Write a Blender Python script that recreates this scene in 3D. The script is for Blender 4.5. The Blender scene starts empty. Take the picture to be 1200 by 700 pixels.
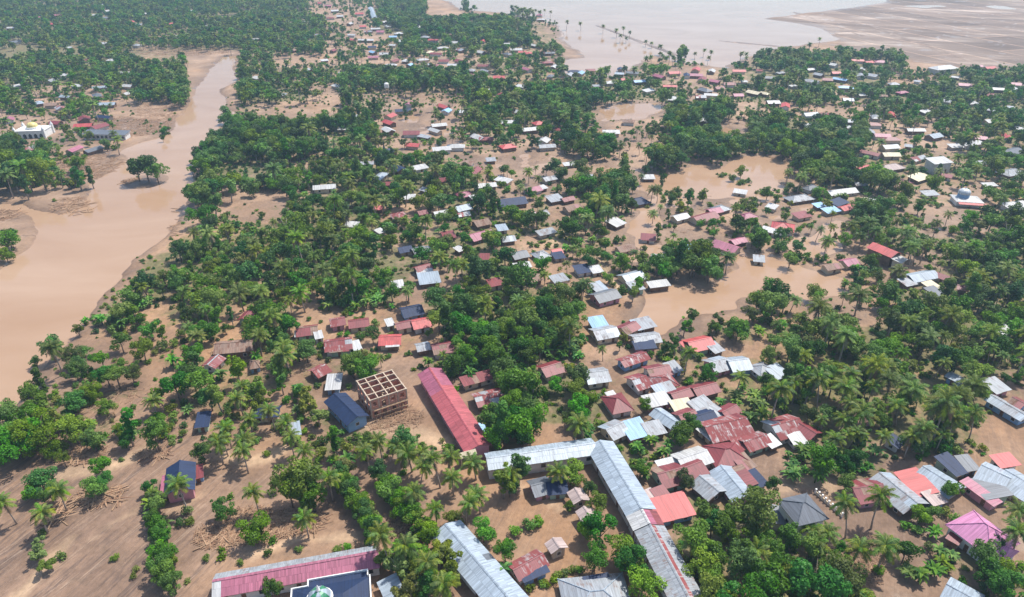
import bpy, bmesh, math, random
import numpy as np
from mathutils import Vector, Matrix

random.seed(7)
RNG = np.random.default_rng(11)
R = math.radians
SC = bpy.context.scene
COL = SC.collection

# ------------------------------------------------------------------ camera
HAZE_DENSITY = 0.00020
CAM_H = 135.0
FOC = 820.0                     # focal length in photo pixels (photo 1200 x 700)
PITCH = math.atan(460.0 / FOC)  # camera looks this far below the horizon
cam_data = bpy.data.cameras.new("camera")
cam_data.sensor_width = 36.0
cam_data.lens = 36.0 * FOC / 1200.0
cam_data.clip_start = 0.5
cam_data.clip_end = 30000.0
cam = bpy.data.objects.new("camera", cam_data)
COL.objects.link(cam)
cam.location = (0, 0, CAM_H)
cam.rotation_euler = (math.pi / 2 - PITCH, 0, 0)
SC.camera = cam

# ------------------------------------------------------------------ sky, sun, exposure
SUN_EL, SUN_AZ = R(62.0), R(50.0)    # azimuth from +Y towards +X: far right of the view
world = bpy.data.worlds.new("World")
SC.world = world
world.use_nodes = True
wn = world.node_tree.nodes
sky = wn.new("ShaderNodeTexSky")
sky.sky_type = 'NISHITA'
sky.sun_disc = False
sky.sun_elevation = SUN_EL
sky.sun_rotation = SUN_AZ
sky.altitude = 100
sky.dust_density = 1.5
world.node_tree.links.new(sky.outputs[0], wn["Background"].inputs[0])
wn["Background"].inputs[1].default_value = 0.145
sun_data = bpy.data.lights.new("sun", 'SUN')
sun_data.energy = 4.1
sun_data.angle = R(1.2)
sun_data.color = (1.0, 0.955, 0.88)
sun = bpy.data.objects.new("sun", sun_data)
COL.objects.link(sun)
sdir = Vector((math.sin(SUN_AZ) * math.cos(SUN_EL), math.cos(SUN_AZ) * math.cos(SUN_EL), math.sin(SUN_EL)))
sun.rotation_euler = sdir.to_track_quat('Z', 'Y').to_euler()
sun.location = (0, 0, 300)
SC.view_settings.view_transform = 'Standard'
SC.view_settings.look = 'None'
SC.view_settings.gamma = 1.0
SC.view_settings.use_curve_mapping = False
SC.view_settings.exposure = 0.45
SC.cycles.use_denoising = True
SC.cycles.max_bounces = 6
SC.cycles.diffuse_bounces = 3
SC.cycles.glossy_bounces = 2
SC.cycles.transmission_bounces = 2
SC.cycles.volume_bounces = 0
SC.cycles.sample_clamp_indirect = 6.0

# ------------------------------------------------------------------ surveying: photo point -> place on the ground
CT, ST = math.cos(PITCH), math.sin(PITCH)

def P(px, py, z=0.0):
    """the place at height z that the photo shows at px, py"""
    u = (px - 600.0) / FOC
    v = (py - 350.0) / FOC
    dz = -(ST + v * CT)
    dy = CT - v * ST
    t = (z - CAM_H) / dz
    return u * t, dy * t

def PROJ(x, y, z):
    """numpy-friendly inverse of P"""
    zz = z - CAM_H
    depth = y * CT - zz * ST
    up = y * ST + zz * CT
    return 600.0 + FOC * x / depth, 350.0 - FOC * up / depth

def pxm(py):
    """photo pixels per metre across the view at ground row py"""
    return CT * (py + 110.0) / CAM_H

# ------------------------------------------------------------------ small helpers
def tag(o, label=None, cat=None, group=None, kind=None):
    if label: o["label"] = label
    if cat: o["category"] = cat
    if group: o["group"] = group
    if kind: o["kind"] = kind
    return o

def new_obj(name, data, parent=None):
    o = bpy.data.objects.new(name, data)
    COL.objects.link(o)
    if parent is not None:
        o.parent = parent
    return o

def empty(name, loc, rz=0.0):
    o = new_obj(name, None)
    o.empty_display_size = 0.5
    o.location = loc
    o.rotation_euler = (0, 0, rz)
    return o

class MB:
    """collects shapes, then links them as one mesh"""
    def __init__(self):
        self.v, self.f, self.mi, self.cur = [], [], [], 0
    def add(self, vs, fs):
        b = len(self.v)
        self.v += [tuple(p) for p in vs]
        self.f += [tuple(i + b for i in f) for f in fs]
        self.mi += [self.cur] * len(fs)
        return self
    def box(self, x0, x1, y0, y1, z0, z1):
        return self.add([(x0, y0, z0), (x1, y0, z0), (x1, y1, z0), (x0, y1, z0), (x0, y0, z1), (x1, y0, z1), (x1, y1, z1), (x0, y1, z1)],
                        [(0, 3, 2, 1), (4, 5, 6, 7), (0, 1, 5, 4), (1, 2, 6, 5), (2, 3, 7, 6), (3, 0, 4, 7)])
    def slab(self, quad, t):
        """a quad given as four points, thickened downwards by t"""
        lo = [(p[0], p[1], p[2] - t) for p in quad]
        n = len(quad)
        vs = list(quad) + lo
        fs = [tuple(range(n)), tuple(reversed(range(n, 2 * n)))]
        fs += [(i, i + n, (i + 1) % n + n, (i + 1) % n) for i in range(n)]
        return self.add(vs, fs)
    def tube(self, pts, rads, n=6, cap=True):
        pts = [Vector(p) for p in pts]
        vs, fs = [], []
        for i, p in enumerate(pts):
            a = pts[min(i + 1, len(pts) - 1)] - pts[max(i - 1, 0)]
            a.normalize()
            s = a.cross(Vector((0.31, 0.2, 0.93)) if abs(a.z) < 0.9 else Vector((1, 0, 0))).normalized()
            t = a.cross(s)
            for k in range(n):
                an = 2 * math.pi * k / n
                vs.append(p + (s * math.cos(an) + t * math.sin(an)) * rads[i])
        for i in range(len(pts) - 1):
            for k in range(n):
                fs.append((i * n + k, i * n + (k + 1) % n, (i + 1) * n + (k + 1) % n, (i + 1) * n + k))
        if cap:
            fs.append(tuple(reversed(range(n))))
            fs.append(tuple(range((len(pts) - 1) * n, len(pts) * n)))
        return self.add(vs, fs)
    def lathe(self, prof, n=20, c=(0, 0)):
        vs, fs = [], []
        for r, z in prof:
            for k in range(n):
                a = 2 * math.pi * k / n
                vs.append((c[0] + r * math.cos(a), c[1] + r * math.sin(a), z))
        for i in range(len(prof) - 1):
            for k in range(n):
                fs.append((i * n + k, i * n + (k + 1) % n, (i + 1) * n + (k + 1) % n, (i + 1) * n + k))
        fs.append(tuple(range((len(prof) - 1) * n, len(prof) * n)))
        return self.add(vs, fs)
    def mesh(self, name, mats, smooth=False):
        me = bpy.data.meshes.new(name)
        me.from_pydata(self.v, [], self.f)
        if not isinstance(mats, (list, tuple)):
            mats = [mats]
        for m in mats:
            me.materials.append(m)
        if len(mats) > 1:
            me.polygons.foreach_set("material_index", self.mi)
        if smooth:
            me.polygons.foreach_set("use_smooth", [True] * len(me.polygons))
        me.update()
        return me
    def build(self, name, mats, parent=None, smooth=False):
        return new_obj(name, self.mesh(name, mats, smooth), parent)

# ------------------------------------------------------------------ value noise (numpy) for the terrain
def vnoise(x, y, scale, seed):
    g = np.random.default_rng(seed).random((257, 257))
    u, v = x / scale, y / scale
    iu, iv = np.floor(u).astype(int), np.floor(v).astype(int)
    fu, fv = u - iu, v - iv
    fu, fv = fu * fu * (3 - 2 * fu), fv * fv * (3 - 2 * fv)
    a = g[iu % 256, iv % 256]; b = g[(iu + 1) % 256, iv % 256]
    c = g[iu % 256, (iv + 1) % 256]; d = g[(iu + 1) % 256, (iv + 1) % 256]
    return (a * (1 - fu) + b * fu) * (1 - fv) + (c * (1 - fu) + d * fu) * fv - 0.5

# ------------------------------------------------------------------ materials
MATS = {}

def nodes_of(name):
    m = bpy.data.materials.new(name)
    m.use_nodes = True
    nt = m.node_tree
    return m, nt, nt.nodes, nt.links, nt.nodes["Principled BSDF"]

def ramp(nt, src, stops):
    r = nt.nodes.new("ShaderNodeValToRGB")
    el = r.color_ramp.elements
    while len(el) < len(stops):
        el.new(0.5)
    for e, (p, c) in zip(el, stops):
        e.position = p
        e.color = (*c, 1) if len(c) == 3 else c
    nt.links.new(src, r.inputs[0])
    return r.outputs[0]

def mix(nt, fac, a, b, mode='MIX'):
    m = nt.nodes.new("ShaderNodeMix")
    m.data_type = 'RGBA'
    m.blend_type = mode
    for sock, val in ((m.inputs[0], fac), (m.inputs[6], a), (m.inputs[7], b)):
        if isinstance(val, (int, float)):
            sock.default_value = val
        elif isinstance(val, tuple):
            sock.default_value = (*val, 1) if len(val) == 3 else val
        else:
            nt.links.new(val, sock)
    return m.outputs[2]

def math_n(nt, op, a, b=0.0, c=None):
    m = nt.nodes.new("ShaderNodeMath")
    m.operation = op
    for i, val in enumerate((a, b) if c is None else (a, b, c)):
        if isinstance(val, (int, float)):
            m.inputs[i].default_value = val
        else:
            nt.links.new(val, m.inputs[i])
    return m.outputs[0]

def noise(nt, vec, scale, detail=4, rough=0.55, dist=0.0):
    n = nt.nodes.new("ShaderNodeTexNoise")
    n.inputs["Scale"].default_value = scale
    n.inputs["Detail"].default_value = detail
    n.inputs["Roughness"].default_value = rough
    n.inputs["Distortion"].default_value = dist
    if vec is not None:
        nt.links.new(vec, n.inputs["Vector"])
    return n.outputs["Fac"]

def mapping(nt, vec, rot=0.0, scale=(1, 1, 1)):
    m = nt.nodes.new("ShaderNodeMapping")
    m.inputs["Rotation"].default_value = (0, 0, rot)
    m.inputs["Scale"].default_value = scale
    nt.links.new(vec, m.inputs["Vector"])
    return m.outputs[0]

def coord(nt, which="Object"):
    return nt.nodes.new("ShaderNodeTexCoord").outputs[which]

def attr(nt, name):
    a = nt.nodes.new("ShaderNodeAttribute")
    a.attribute_name = name
    return a

def bump(nt, height, strength, dist):
    b = nt.nodes.new("ShaderNodeBump")
    b.inputs["Strength"].default_value = strength
    b.inputs["Distance"].default_value = dist
    nt.links.new(height, b.inputs["Height"])
    return b.outputs[0]

def leaf_mat(name, dark, light, var=0.35, trans=0.22):
    m, nt, N, L, bs = nodes_of(name)
    at = attr(nt, "tint").outputs["Fac"]
    oi = N.new("ShaderNodeObjectInfo").outputs["Random"]
    c = mix(nt, at, dark, light)
    hs = N.new("ShaderNodeHueSaturation")
    L.new(c, hs.inputs["Color"])
    L.new(math_n(nt, 'MULTIPLY_ADD', oi, 0.07, 0.455), hs.inputs["Hue"])
    sv = math_n(nt, 'FRACT', math_n(nt, 'MULTIPLY', oi, 7.31))
    L.new(math_n(nt, 'MULTIPLY_ADD', sv, 2.3 * var, 0.95 - var), hs.inputs["Value"])
    sv2 = math_n(nt, 'FRACT', math_n(nt, 'MULTIPLY', oi, 17.7))
    L.new(math_n(nt, 'MULTIPLY_ADD', sv2, 0.3, 0.95), hs.inputs["Saturation"])
    L.new(hs.outputs[0], bs.inputs["Base Color"])
    bs.inputs["Roughness"].default_value = 0.55
    bs.inputs["Specular IOR Level"].default_value = 0.3
    tr = N.new("ShaderNodeBsdfTranslucent")
    L.new(hs.outputs[0], tr.inputs["Color"])
    ms = N.new("ShaderNodeMixShader")
    ms.inputs[0].default_value = trans
    L.new(bs.outputs[0], ms.inputs[1]); L.new(tr.outputs[0], ms.inputs[2])
    L.new(ms.outputs[0], N["Material Output"].inputs[0])
    return m

def plain_mat(name, col, rough=0.7, nscale=0.6, var=0.25, metal=0.0, bstr=0.0):
    m, nt, N, L, bs = nodes_of(name)
    n = noise(nt, coord(nt), nscale, 5)
    lo = tuple(c * (1 - var) for c in col); hi = tuple(min(1, c * (1 + var)) for c in col)
    L.new(ramp(nt, n, [(0.3, lo), (0.7, hi)]), bs.inputs["Base Color"])
    bs.inputs["Roughness"].default_value = rough
    bs.inputs["Metallic"].default_value = metal
    if bstr:
        L.new(bump(nt, noise(nt, coord(nt), nscale * 6, 3), bstr, 0.05), bs.inputs["Normal"])
    return m

def roof_mat(name, col, rust=0.3, rustcol=(0.22, 0.075, 0.04), rough=0.5, metal=0.0, rough_rust=0.85):
    """painted or zinc sheet: corrugation across x, stains that run down the slope"""
    m, nt, N, L, bs = nodes_of(name)
    co = coord(nt)
    oi = N.new("ShaderNodeObjectInfo").outputs["Random"]
    off = N.new("ShaderNodeVectorMath"); off.operation = 'ADD'
    L.new(co, off.inputs[0])
    cx = N.new("ShaderNodeCombineXYZ")
    L.new(math_n(nt, 'MULTIPLY', oi, 90.0), cx.inputs[0])
    L.new(math_n(nt, 'MULTIPLY', oi, 37.0), cx.inputs[1])
    L.new(cx.outputs[0], off.inputs[1])
    run = mapping(nt, off.outputs[0], 0, (1.6, 0.22, 0.22))
    n1 = noise(nt, run, 1.0, 5, 0.65)
    n2 = noise(nt, off.outputs[0], 0.35, 4, 0.6)
    base = mix(nt, ramp(nt, n1, [(0.3, (0, 0, 0)), (0.75, (1, 1, 1))]), tuple(c * 0.78 for c in col), tuple(min(1, c * 1.15) for c in col))
    stripe = noise(nt, mapping(nt, off.outputs[0], 0, (4.5, 0.06, 0.06)), 1.0, 3, 0.6)
    base = mix(nt, 0.8, base, ramp(nt, stripe, [(0.35, (0.62, 0.60, 0.60)), (0.62, (1.15, 1.15, 1.15))]), 'MULTIPLY')
    amt = math_n(nt, 'ADD', math_n(nt, 'MULTIPLY', n1, 0.55), math_n(nt, 'MULTIPLY', n2, 0.45))
    t = 0.72 - 0.42 * rust
    fac = ramp(nt, amt, [(t, (0, 0, 0)), (min(1, t + 0.1), (1, 1, 1))])
    cfin = mix(nt, math_n(nt, 'MULTIPLY', fac, min(1.0, 0.45 + rust)), base, rustcol)
    hs = N.new("ShaderNodeHueSaturation")
    L.new(cfin, hs.inputs["Color"])
    L.new(math_n(nt, 'MULTIPLY_ADD', oi, 0.16, 0.92), hs.inputs["Value"])
    L.new(hs.outputs[0], bs.inputs["Base Color"])
    L.new(math_n(nt, 'MULTIPLY_ADD', fac, rough_rust - rough, rough), bs.inputs["Roughness"])
    bs.inputs["Metallic"].default_value = metal
    bs.inputs["Specular IOR Level"].default_value = 0.5
    w = N.new("ShaderNodeTexWave")
    w.bands_direction = 'X'
    w.inputs["Scale"].default_value = 1.6
    L.new(co, w.inputs["Vector"])
    L.new(bump(nt, w.outputs["Fac"], 0.35, 0.03), bs.inputs["Normal"])
    return m

def M(key):
    return MATS[key]

MATS.update(
    leaf_dark=leaf_mat("leaf_dark", (0.024, 0.085, 0.018), (0.105, 0.245, 0.04), 0.35, 0.3),
    leaf_mid=leaf_mat("leaf_mid", (0.05, 0.12, 0.018), (0.19, 0.325, 0.05), 0.35, 0.3),
    leaf_bright=leaf_mat("leaf_bright", (0.045, 0.14, 0.016), (0.17, 0.37, 0.036), 0.2, 0.3),
    leaf_yellow=leaf_mat("leaf_yellow", (0.08, 0.135, 0.025), (0.28, 0.355, 0.09), 0.25, 0.3),
    leaf_palm=leaf_mat("leaf_palm", (0.06, 0.135, 0.026), (0.27, 0.34, 0.07), 0.3, 0.3),
    leaf_banana=leaf_mat("leaf_banana", (0.045, 0.14, 0.03), (0.19, 0.34, 0.07), 0.25, 0.3),
    leaf_dry=leaf_mat("leaf_dry", (0.12, 0.10, 0.05), (0.25, 0.2, 0.11), 0.2, 0.1),
    bark=plain_mat("bark", (0.20, 0.155, 0.12), 0.9, 1.5, 0.35),
    bark_pale=plain_mat("bark_pale", (0.34, 0.28, 0.23), 0.9, 1.5, 0.3),
    wood=plain_mat("wood", (0.26, 0.17, 0.10), 0.85, 1.2, 0.3),
    log=plain_mat("log", (0.40, 0.255, 0.155), 0.85, 0.8, 0.3),
    log_dark=plain_mat("log_dark", (0.30, 0.17, 0.10), 0.85, 0.8, 0.3),
    plaster=plain_mat("plaster", (0.62, 0.58, 0.53), 0.85, 0.5, 0.15),
    plaster_cream=plain_mat("plaster_cream", (0.60, 0.50, 0.36), 0.85, 0.5, 0.15),
    plaster_blue=plain_mat("plaster_blue", (0.22, 0.36, 0.55), 0.8, 0.5, 0.15),
    plaster_green=plain_mat("plaster_green", (0.34, 0.46, 0.34), 0.85, 0.5, 0.15),
    plaster_pink=plain_mat("plaster_pink", (0.55, 0.26, 0.30), 0.85, 0.5, 0.15),
    wall_wood=plain_mat("wall_wood", (0.20, 0.12, 0.075), 0.9, 0.8, 0.35),
    white=plain_mat("white", (0.78, 0.77, 0.74), 0.6, 0.5, 0.08),
    brick=plain_mat("brick", (0.52, 0.25, 0.17), 0.9, 2.5, 0.3),
    concrete=plain_mat("concrete", (0.46, 0.36, 0.265), 0.9, 0.9, 0.25),
    glass=plain_mat("glass", (0.025, 0.03, 0.035), 0.15, 0.5, 0.2),
    door=plain_mat("door", (0.16, 0.08, 0.045), 0.6, 1.0, 0.3),
    frame=plain_mat("frame", (0.55, 0.52, 0.48), 0.6, 1.0, 0.1),
    dark=plain_mat("dark", (0.05, 0.045, 0.04), 0.9, 1.0, 0.2),
    r_red=roof_mat("r_red", (0.23, 0.045, 0.05), 0.25, (0.15, 0.04, 0.035)),
    r_coral=roof_mat("r_coral", (0.52, 0.09, 0.085), 0.12, (0.42, 0.09, 0.07)),
    r_zinc=roof_mat("r_zinc", (0.34, 0.365, 0.39), 0.48, (0.20, 0.15, 0.135), 0.5),
    r_clean=roof_mat("r_clean", (0.36, 0.425, 0.485), 0.1, (0.40, 0.42, 0.43), 0.42),
    r_white=roof_mat("r_white", (0.52, 0.52, 0.51), 0.2, (0.4, 0.46, 0.42), 0.5),
    r_navy=roof_mat("r_navy", (0.009, 0.026, 0.08), 0.1, (0.016, 0.034, 0.08), 0.65),
    r_grey=roof_mat("r_grey", (0.135, 0.15, 0.175), 0.15, (0.18, 0.18, 0.19), 0.5),
    r_blue=roof_mat("r_blue", (0.30, 0.50, 0.72), 0.1, (0.42, 0.52, 0.62), 0.45),
    r_pink=roof_mat("r_pink", (0.40, 0.13, 0.19), 0.3, (0.50, 0.17, 0.25), 0.5),
    r_mauve=roof_mat("r_mauve", (0.36, 0.105, 0.16), 0.1, (0.28, 0.09, 0.13), 0.5),
    r_rust=roof_mat("r_rust", (0.30, 0.20, 0.15), 0.55, (0.17, 0.08, 0.05), 0.8),
    r_cream=roof_mat("r_cream", (0.66, 0.58, 0.40), 0.1, (0.5, 0.42, 0.3), 0.6),
    r_palepink=roof_mat("r_palepink", (0.46, 0.36, 0.33), 0.35, (0.40, 0.28, 0.25), 0.6),
    r_rose=roof_mat("r_rose", (0.43, 0.10, 0.11), 0.2, (0.43, 0.14, 0.145), 0.5),
    r_orchid=roof_mat("r_orchid", (0.66, 0.27, 0.46), 0.08, (0.42, 0.12, 0.26), 0.5),
    r_patch=roof_mat("r_patch", (0.46, 0.43, 0.42), 0.78, (0.24, 0.06, 0.058), 0.5),
    r_green=roof_mat("r_green", (0.05, 0.25, 0.13), 0.1, (0.04, 0.16, 0.09), 0.35),
    r_silver=roof_mat("r_silver", (0.62, 0.65, 0.66), 0.08, (0.4, 0.42, 0.43), 0.35),
    r_yellow=roof_mat("r_yellow", (0.72, 0.60, 0.22), 0.08, (0.5, 0.4, 0.2), 0.4),
)

def ground_material():
    m, nt, N, L, bs = nodes_of("mud_ground")
    co = coord(nt)
    big = noise(nt, co, 0.012, 5, 0.6)
    mid = noise(nt, co, 0.07, 6, 0.6, 0.6)
    fine = noise(nt, co, 0.7, 6, 0.65)
    # drag marks of the flood: long thin streaks
    ax, ay = P(20, 690); bx, by = P(170, 560)
    ang = math.atan2(by - ay, bx - ax)
    st = mapping(nt, mapping(nt, co, -ang), 0, (0.035, 0.42, 1))
    streak = noise(nt, st, 1.0, 8, 0.66, 1.1)
    st2 = mapping(nt, mapping(nt, co, -ang + 0.12), 0, (0.06, 1.3, 1))
    streak2 = noise(nt, st2, 1.0, 6, 0.62, 0.9)
    mud = mix(nt, ramp(nt, mid, [(0.3, (0, 0, 0)), (0.7, (1, 1, 1))]), (0.20, 0.128, 0.082), (0.335, 0.22, 0.148))
    orange = mix(nt, ramp(nt, big, [(0.42, (0, 0, 0)), (0.62, (1, 1, 1))]), mud, (0.36, 0.205, 0.105))
    sfac = attr(nt, "streak").outputs["Fac"]
    orange = mix(nt, math_n(nt, 'MULTIPLY', sfac, 0.45), orange, (0.25, 0.158, 0.108))
    sdark = ramp(nt, streak, [(0.38, (1, 1, 1)), (0.50, (0, 0, 0))])
    slight = ramp(nt, streak2, [(0.55, (0, 0, 0)), (0.70, (1, 1, 1))])
    c = mix(nt, math_n(nt, 'MULTIPLY', math_n(nt, 'MULTIPLY', sdark, sfac), 0.9), orange, (0.15, 0.102, 0.078))
    c = mix(nt, math_n(nt, 'MULTIPLY', math_n(nt, 'MULTIPLY', slight, sfac), 0.6), c, (0.47, 0.34, 0.24))
    silt = attr(nt, 'silt').outputs['Fac']
    sn = ramp(nt, noise(nt, co, 0.045, 5, 0.6), [(0.3, (0.25, 0.25, 0.25)), (0.6, (1, 1, 1))])
    c = mix(nt, math_n(nt, 'MULTIPLY', math_n(nt, 'MULTIPLY', silt, sn), 0.75), c, (0.385, 0.262, 0.178))
    trk = attr(nt, 'track').outputs['Fac']
    c = mix(nt, math_n(nt, 'MULTIPLY', trk, 0.75), c, (0.50, 0.345, 0.215))
    # wet margin round the water
    wet = attr(nt, "wet").outputs["Fac"]
    c = mix(nt, math_n(nt, 'MULTIPLY', wet, 0.7), c, (0.185, 0.115, 0.07))
    pn = ramp(nt, noise(nt, co, 0.055, 5, 0.55, 0.8), [(0.60, (0, 0, 0)), (0.66, (1, 1, 1))])
    pud = math_n(nt, 'MULTIPLY', pn, math_n(nt, 'SUBTRACT', 1.0, attr(nt, 'veg').outputs['Fac']))
    c = mix(nt, math_n(nt, 'MULTIPLY', pud, 0.6), c, (0.21, 0.135, 0.082))
    pn2 = ramp(nt, noise(nt, co, 0.028, 6, 0.65, 0.5), [(0.40, (0.62, 0.62, 0.64)), (0.62, (1.1, 1.1, 1.1))])
    c = mix(nt, 0.8, c, pn2, 'MULTIPLY')
    # dry brown fields
    fld = attr(nt, "field").outputs["Fac"]
    fm = mapping(nt, mapping(nt, co, 0.35), 0, (0.006, 0.022, 1))
    fcol = ramp(nt, noise(nt, fm, 1.0, 7, 0.65, 0.4), [(0.35, (0.13, 0.09, 0.066)), (0.54, (0.215, 0.155, 0.117)), (0.72, (0.45, 0.36, 0.295))])
    bt = N.new("ShaderNodeTexBrick")
    (qx, qy), (rx_, ry_) = P(700, 30), P(792, 64)
    L.new(mapping(nt, co, -math.atan2(ry_ - qy, rx_ - qx)), bt.inputs["Vector"])
    bt.inputs["Scale"].default_value = 1.0
    bt.inputs["Brick Width"].default_value = 150.0
    bt.inputs["Row Height"].default_value = 48.0
    bt.inputs["Mortar Size"].default_value = 1.6
    bt.inputs["Mortar Smooth"].default_value = 0.5
    bt.inputs["Color1"].default_value = (0.75, 0.75, 0.75, 1)
    bt.inputs["Color2"].default_value = (1.3, 1.3, 1.3, 1)
    bt.inputs["Mortar"].default_value = (2.0, 1.9, 1.8, 1)
    fcol = mix(nt, 0.8, fcol, bt.outputs["Color"], 'MULTIPLY')
    c = mix(nt, fld, c, fcol)
    # grass and weeds
    veg = attr(nt, "veg").outputs["Fac"]
    gm = ramp(nt, math_n(nt, 'ADD', math_n(nt, 'MULTIPLY', veg, 0.36), math_n(nt, 'MULTIPLY', noise(nt, co, 0.16, 6, 0.7), 0.85)), [(0.62, (0, 0, 0)), (0.78, (1, 1, 1))])
    gcol = ramp(nt, noise(nt, co, 0.35, 5, 0.6), [(0.3, (0.05, 0.075, 0.02)), (0.7, (0.13, 0.14, 0.05))])
    c = mix(nt, math_n(nt, 'MULTIPLY', gm, 0.7), c, gcol)
    c = mix(nt, 0.5, c, ramp(nt, fine, [(0.25, (0.55, 0.55, 0.55)), (0.75, (1.35, 1.35, 1.35))]), 'MULTIPLY')
    c = mix(nt, 1.0, c, (1.12, 1.12, 1.12), 'MULTIPLY')
    L.new(c, bs.inputs["Base Color"])
    L.new(math_n(nt, 'MAXIMUM', math_n(nt, 'SUBTRACT', math_n(nt, 'MULTIPLY_ADD', wet, -0.45, 0.9), math_n(nt, 'MULTIPLY', pud, 0.55)), 0.12), bs.inputs["Roughness"])
    bs.inputs["Specular IOR Level"].default_value = 0.3
    h = math_n(nt, 'ADD', math_n(nt, 'MULTIPLY', fine, 0.35), math_n(nt, 'MULTIPLY', math_n(nt, 'MULTIPLY', streak, sfac), 1.4))
    L.new(bump(nt, h, 0.8, 0.5), bs.inputs["Normal"])
    return m

def water_material():
    m, nt, N, L, bs = nodes_of("muddy_water")
    co = coord(nt)
    n = noise(nt, mapping(nt, co, 0.5, (0.5, 1.0, 1)), 0.02, 5, 0.6, 0.8)
    L.new(ramp(nt, n, [(0.3, (0.345, 0.212, 0.126)), (0.72, (0.43, 0.29, 0.195))]), bs.inputs["Base Color"])
    bs.inputs["Roughness"].default_value = 0.06
    bs.inputs["IOR"].default_value = 1.33
    bs.inputs["Specular IOR Level"].default_value = 0.27
    h = math_n(nt, 'ADD', noise(nt, co, 0.25, 4, 0.6), math_n(nt, 'MULTIPLY', noise(nt, co, 0.06, 3, 0.5), 1.5))
    L.new(bump(nt, h, 0.09, 0.5), bs.inputs["Normal"])
    return m

MATS["ground"] = ground_material()
MATS["water"] = water_material()

# ------------------------------------------------------------------ survey of the land cover, 20-pixel cells, rows from the top
# M dense mixed, F dense broadleaf, P palm grove, T tall slender, m medium mixed, s scattered, B banana and low green, . open
COVER = """18M 4s 3M 2. 1s 2. 2P 28.
19M 3s 8F 2m 1s 27.
8M 2m 9M 4s 8F 2m 27.
8M 3m 3. 2m 4s 8s 5m 1. 4. 6s 9M 7.
11M 3. 6m 8F 11m 3s 2m 8M 3s 5M
2m 6s 3F 3. 4F 2s 8T 12F 3s 6M 1s 10M
4s 2m 2s 5. 2m 5s 3T 4s 8M 4. 4F 4s 4s 9M
10s 3. 9F 5s 4m 3F 1m 4s 3F 2. 7F 4s 5m
3F 4s 5. 7F 4m 4s 3m 3s 3F 3s 12F 5s 4m
3F 2s 6. 6F 2s 6M 3m 4s 3F 3s 8F 4F 10m
2F 3s 6. 3F 3B 3m 8M 5s 4F 2s 3. 2s 2. 3P 3F 8m
11. 2F 4. 3m 9M 2s 3m 3F 8s 4s 11m
11. 2. 4s 5M 4s 3m 3M 2s 3m 7s 5s 3F 4s 4m
1s 8. 2s 4m 7M 7m 5M 3s 6s 3F 4s 4P 2s 4m
1m 8. 1s 12M 3m 4M 3s 6m 4F 1s 4F 3s 1. 7P 2M
7. 1s 17M 2s 4F 4s 3m 5F 3. 4s 2m 3s 5M
7. 8M 2m 7M 3s 4F 2s 5s 6. 2s 3s 2m 3s 6M
6. 3B 3m 5M 2s 4B 2s 7M 4m 1s 7. 2m 1s 3s 3m 7M
5. 3B 2s 3M 2s 2M 8s 9F 2s 4. 3s 3m 2s 2m 2. 8M
3. 5s 3s 2M 2s 2m 9s 8F 5s 2s 5m 14M
2. 6s 6s 7m 5s 4M 4B 5s 2m 5s 14M
2. 8s 7m 3s 2F 3s 6B 3m 5s 6m 11M 4m
2. 8s 8m 3s 4. 4s 6F 4s 6m 13P 2s
1. 6m 3s 5m 4s 9. 8F 6s 4B 12P 2s
6m 4s 7s 4m 4s 3. 7F 7s 3B 13P 2.
4. 4m 6s 5s 3m 6s 3F 3. 6B 2s 3B 4m 8P 3.
18. 7m 3s 7. 4B 7. 5B 3m 4m 2.
35. 3B 8. 6B 8.
35. 2B 23.
40. 5F 15.
39. 7F 14.
39. 8F 8. 2s 3.
39. 9F 7. 4m 1.
40. 10F 5. 5m
40. 11F 4. 5m
40. 11F 4. 5m
40. 11F 4. 5m
40. 11F 4. 5m"""
GRID = []
for row in COVER.split("\n"):
    line = "".join(t[-1] * int(t[:-1]) for t in row.split())
    assert len(line) == 60, (row, len(line))
    GRID.append(line)
CODE = np.array([[ord(ch) for ch in l] for l in GRID])
NROW = len(GRID)

def cover_at(px, py):
    c = np.clip(np.floor(np.asarray(px) / 20.0).astype(int), 0, 59)
    r = np.clip(np.floor(np.asarray(py) / 20.0).astype(int), 0, NROW - 1)
    return CODE[r, c]

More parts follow.
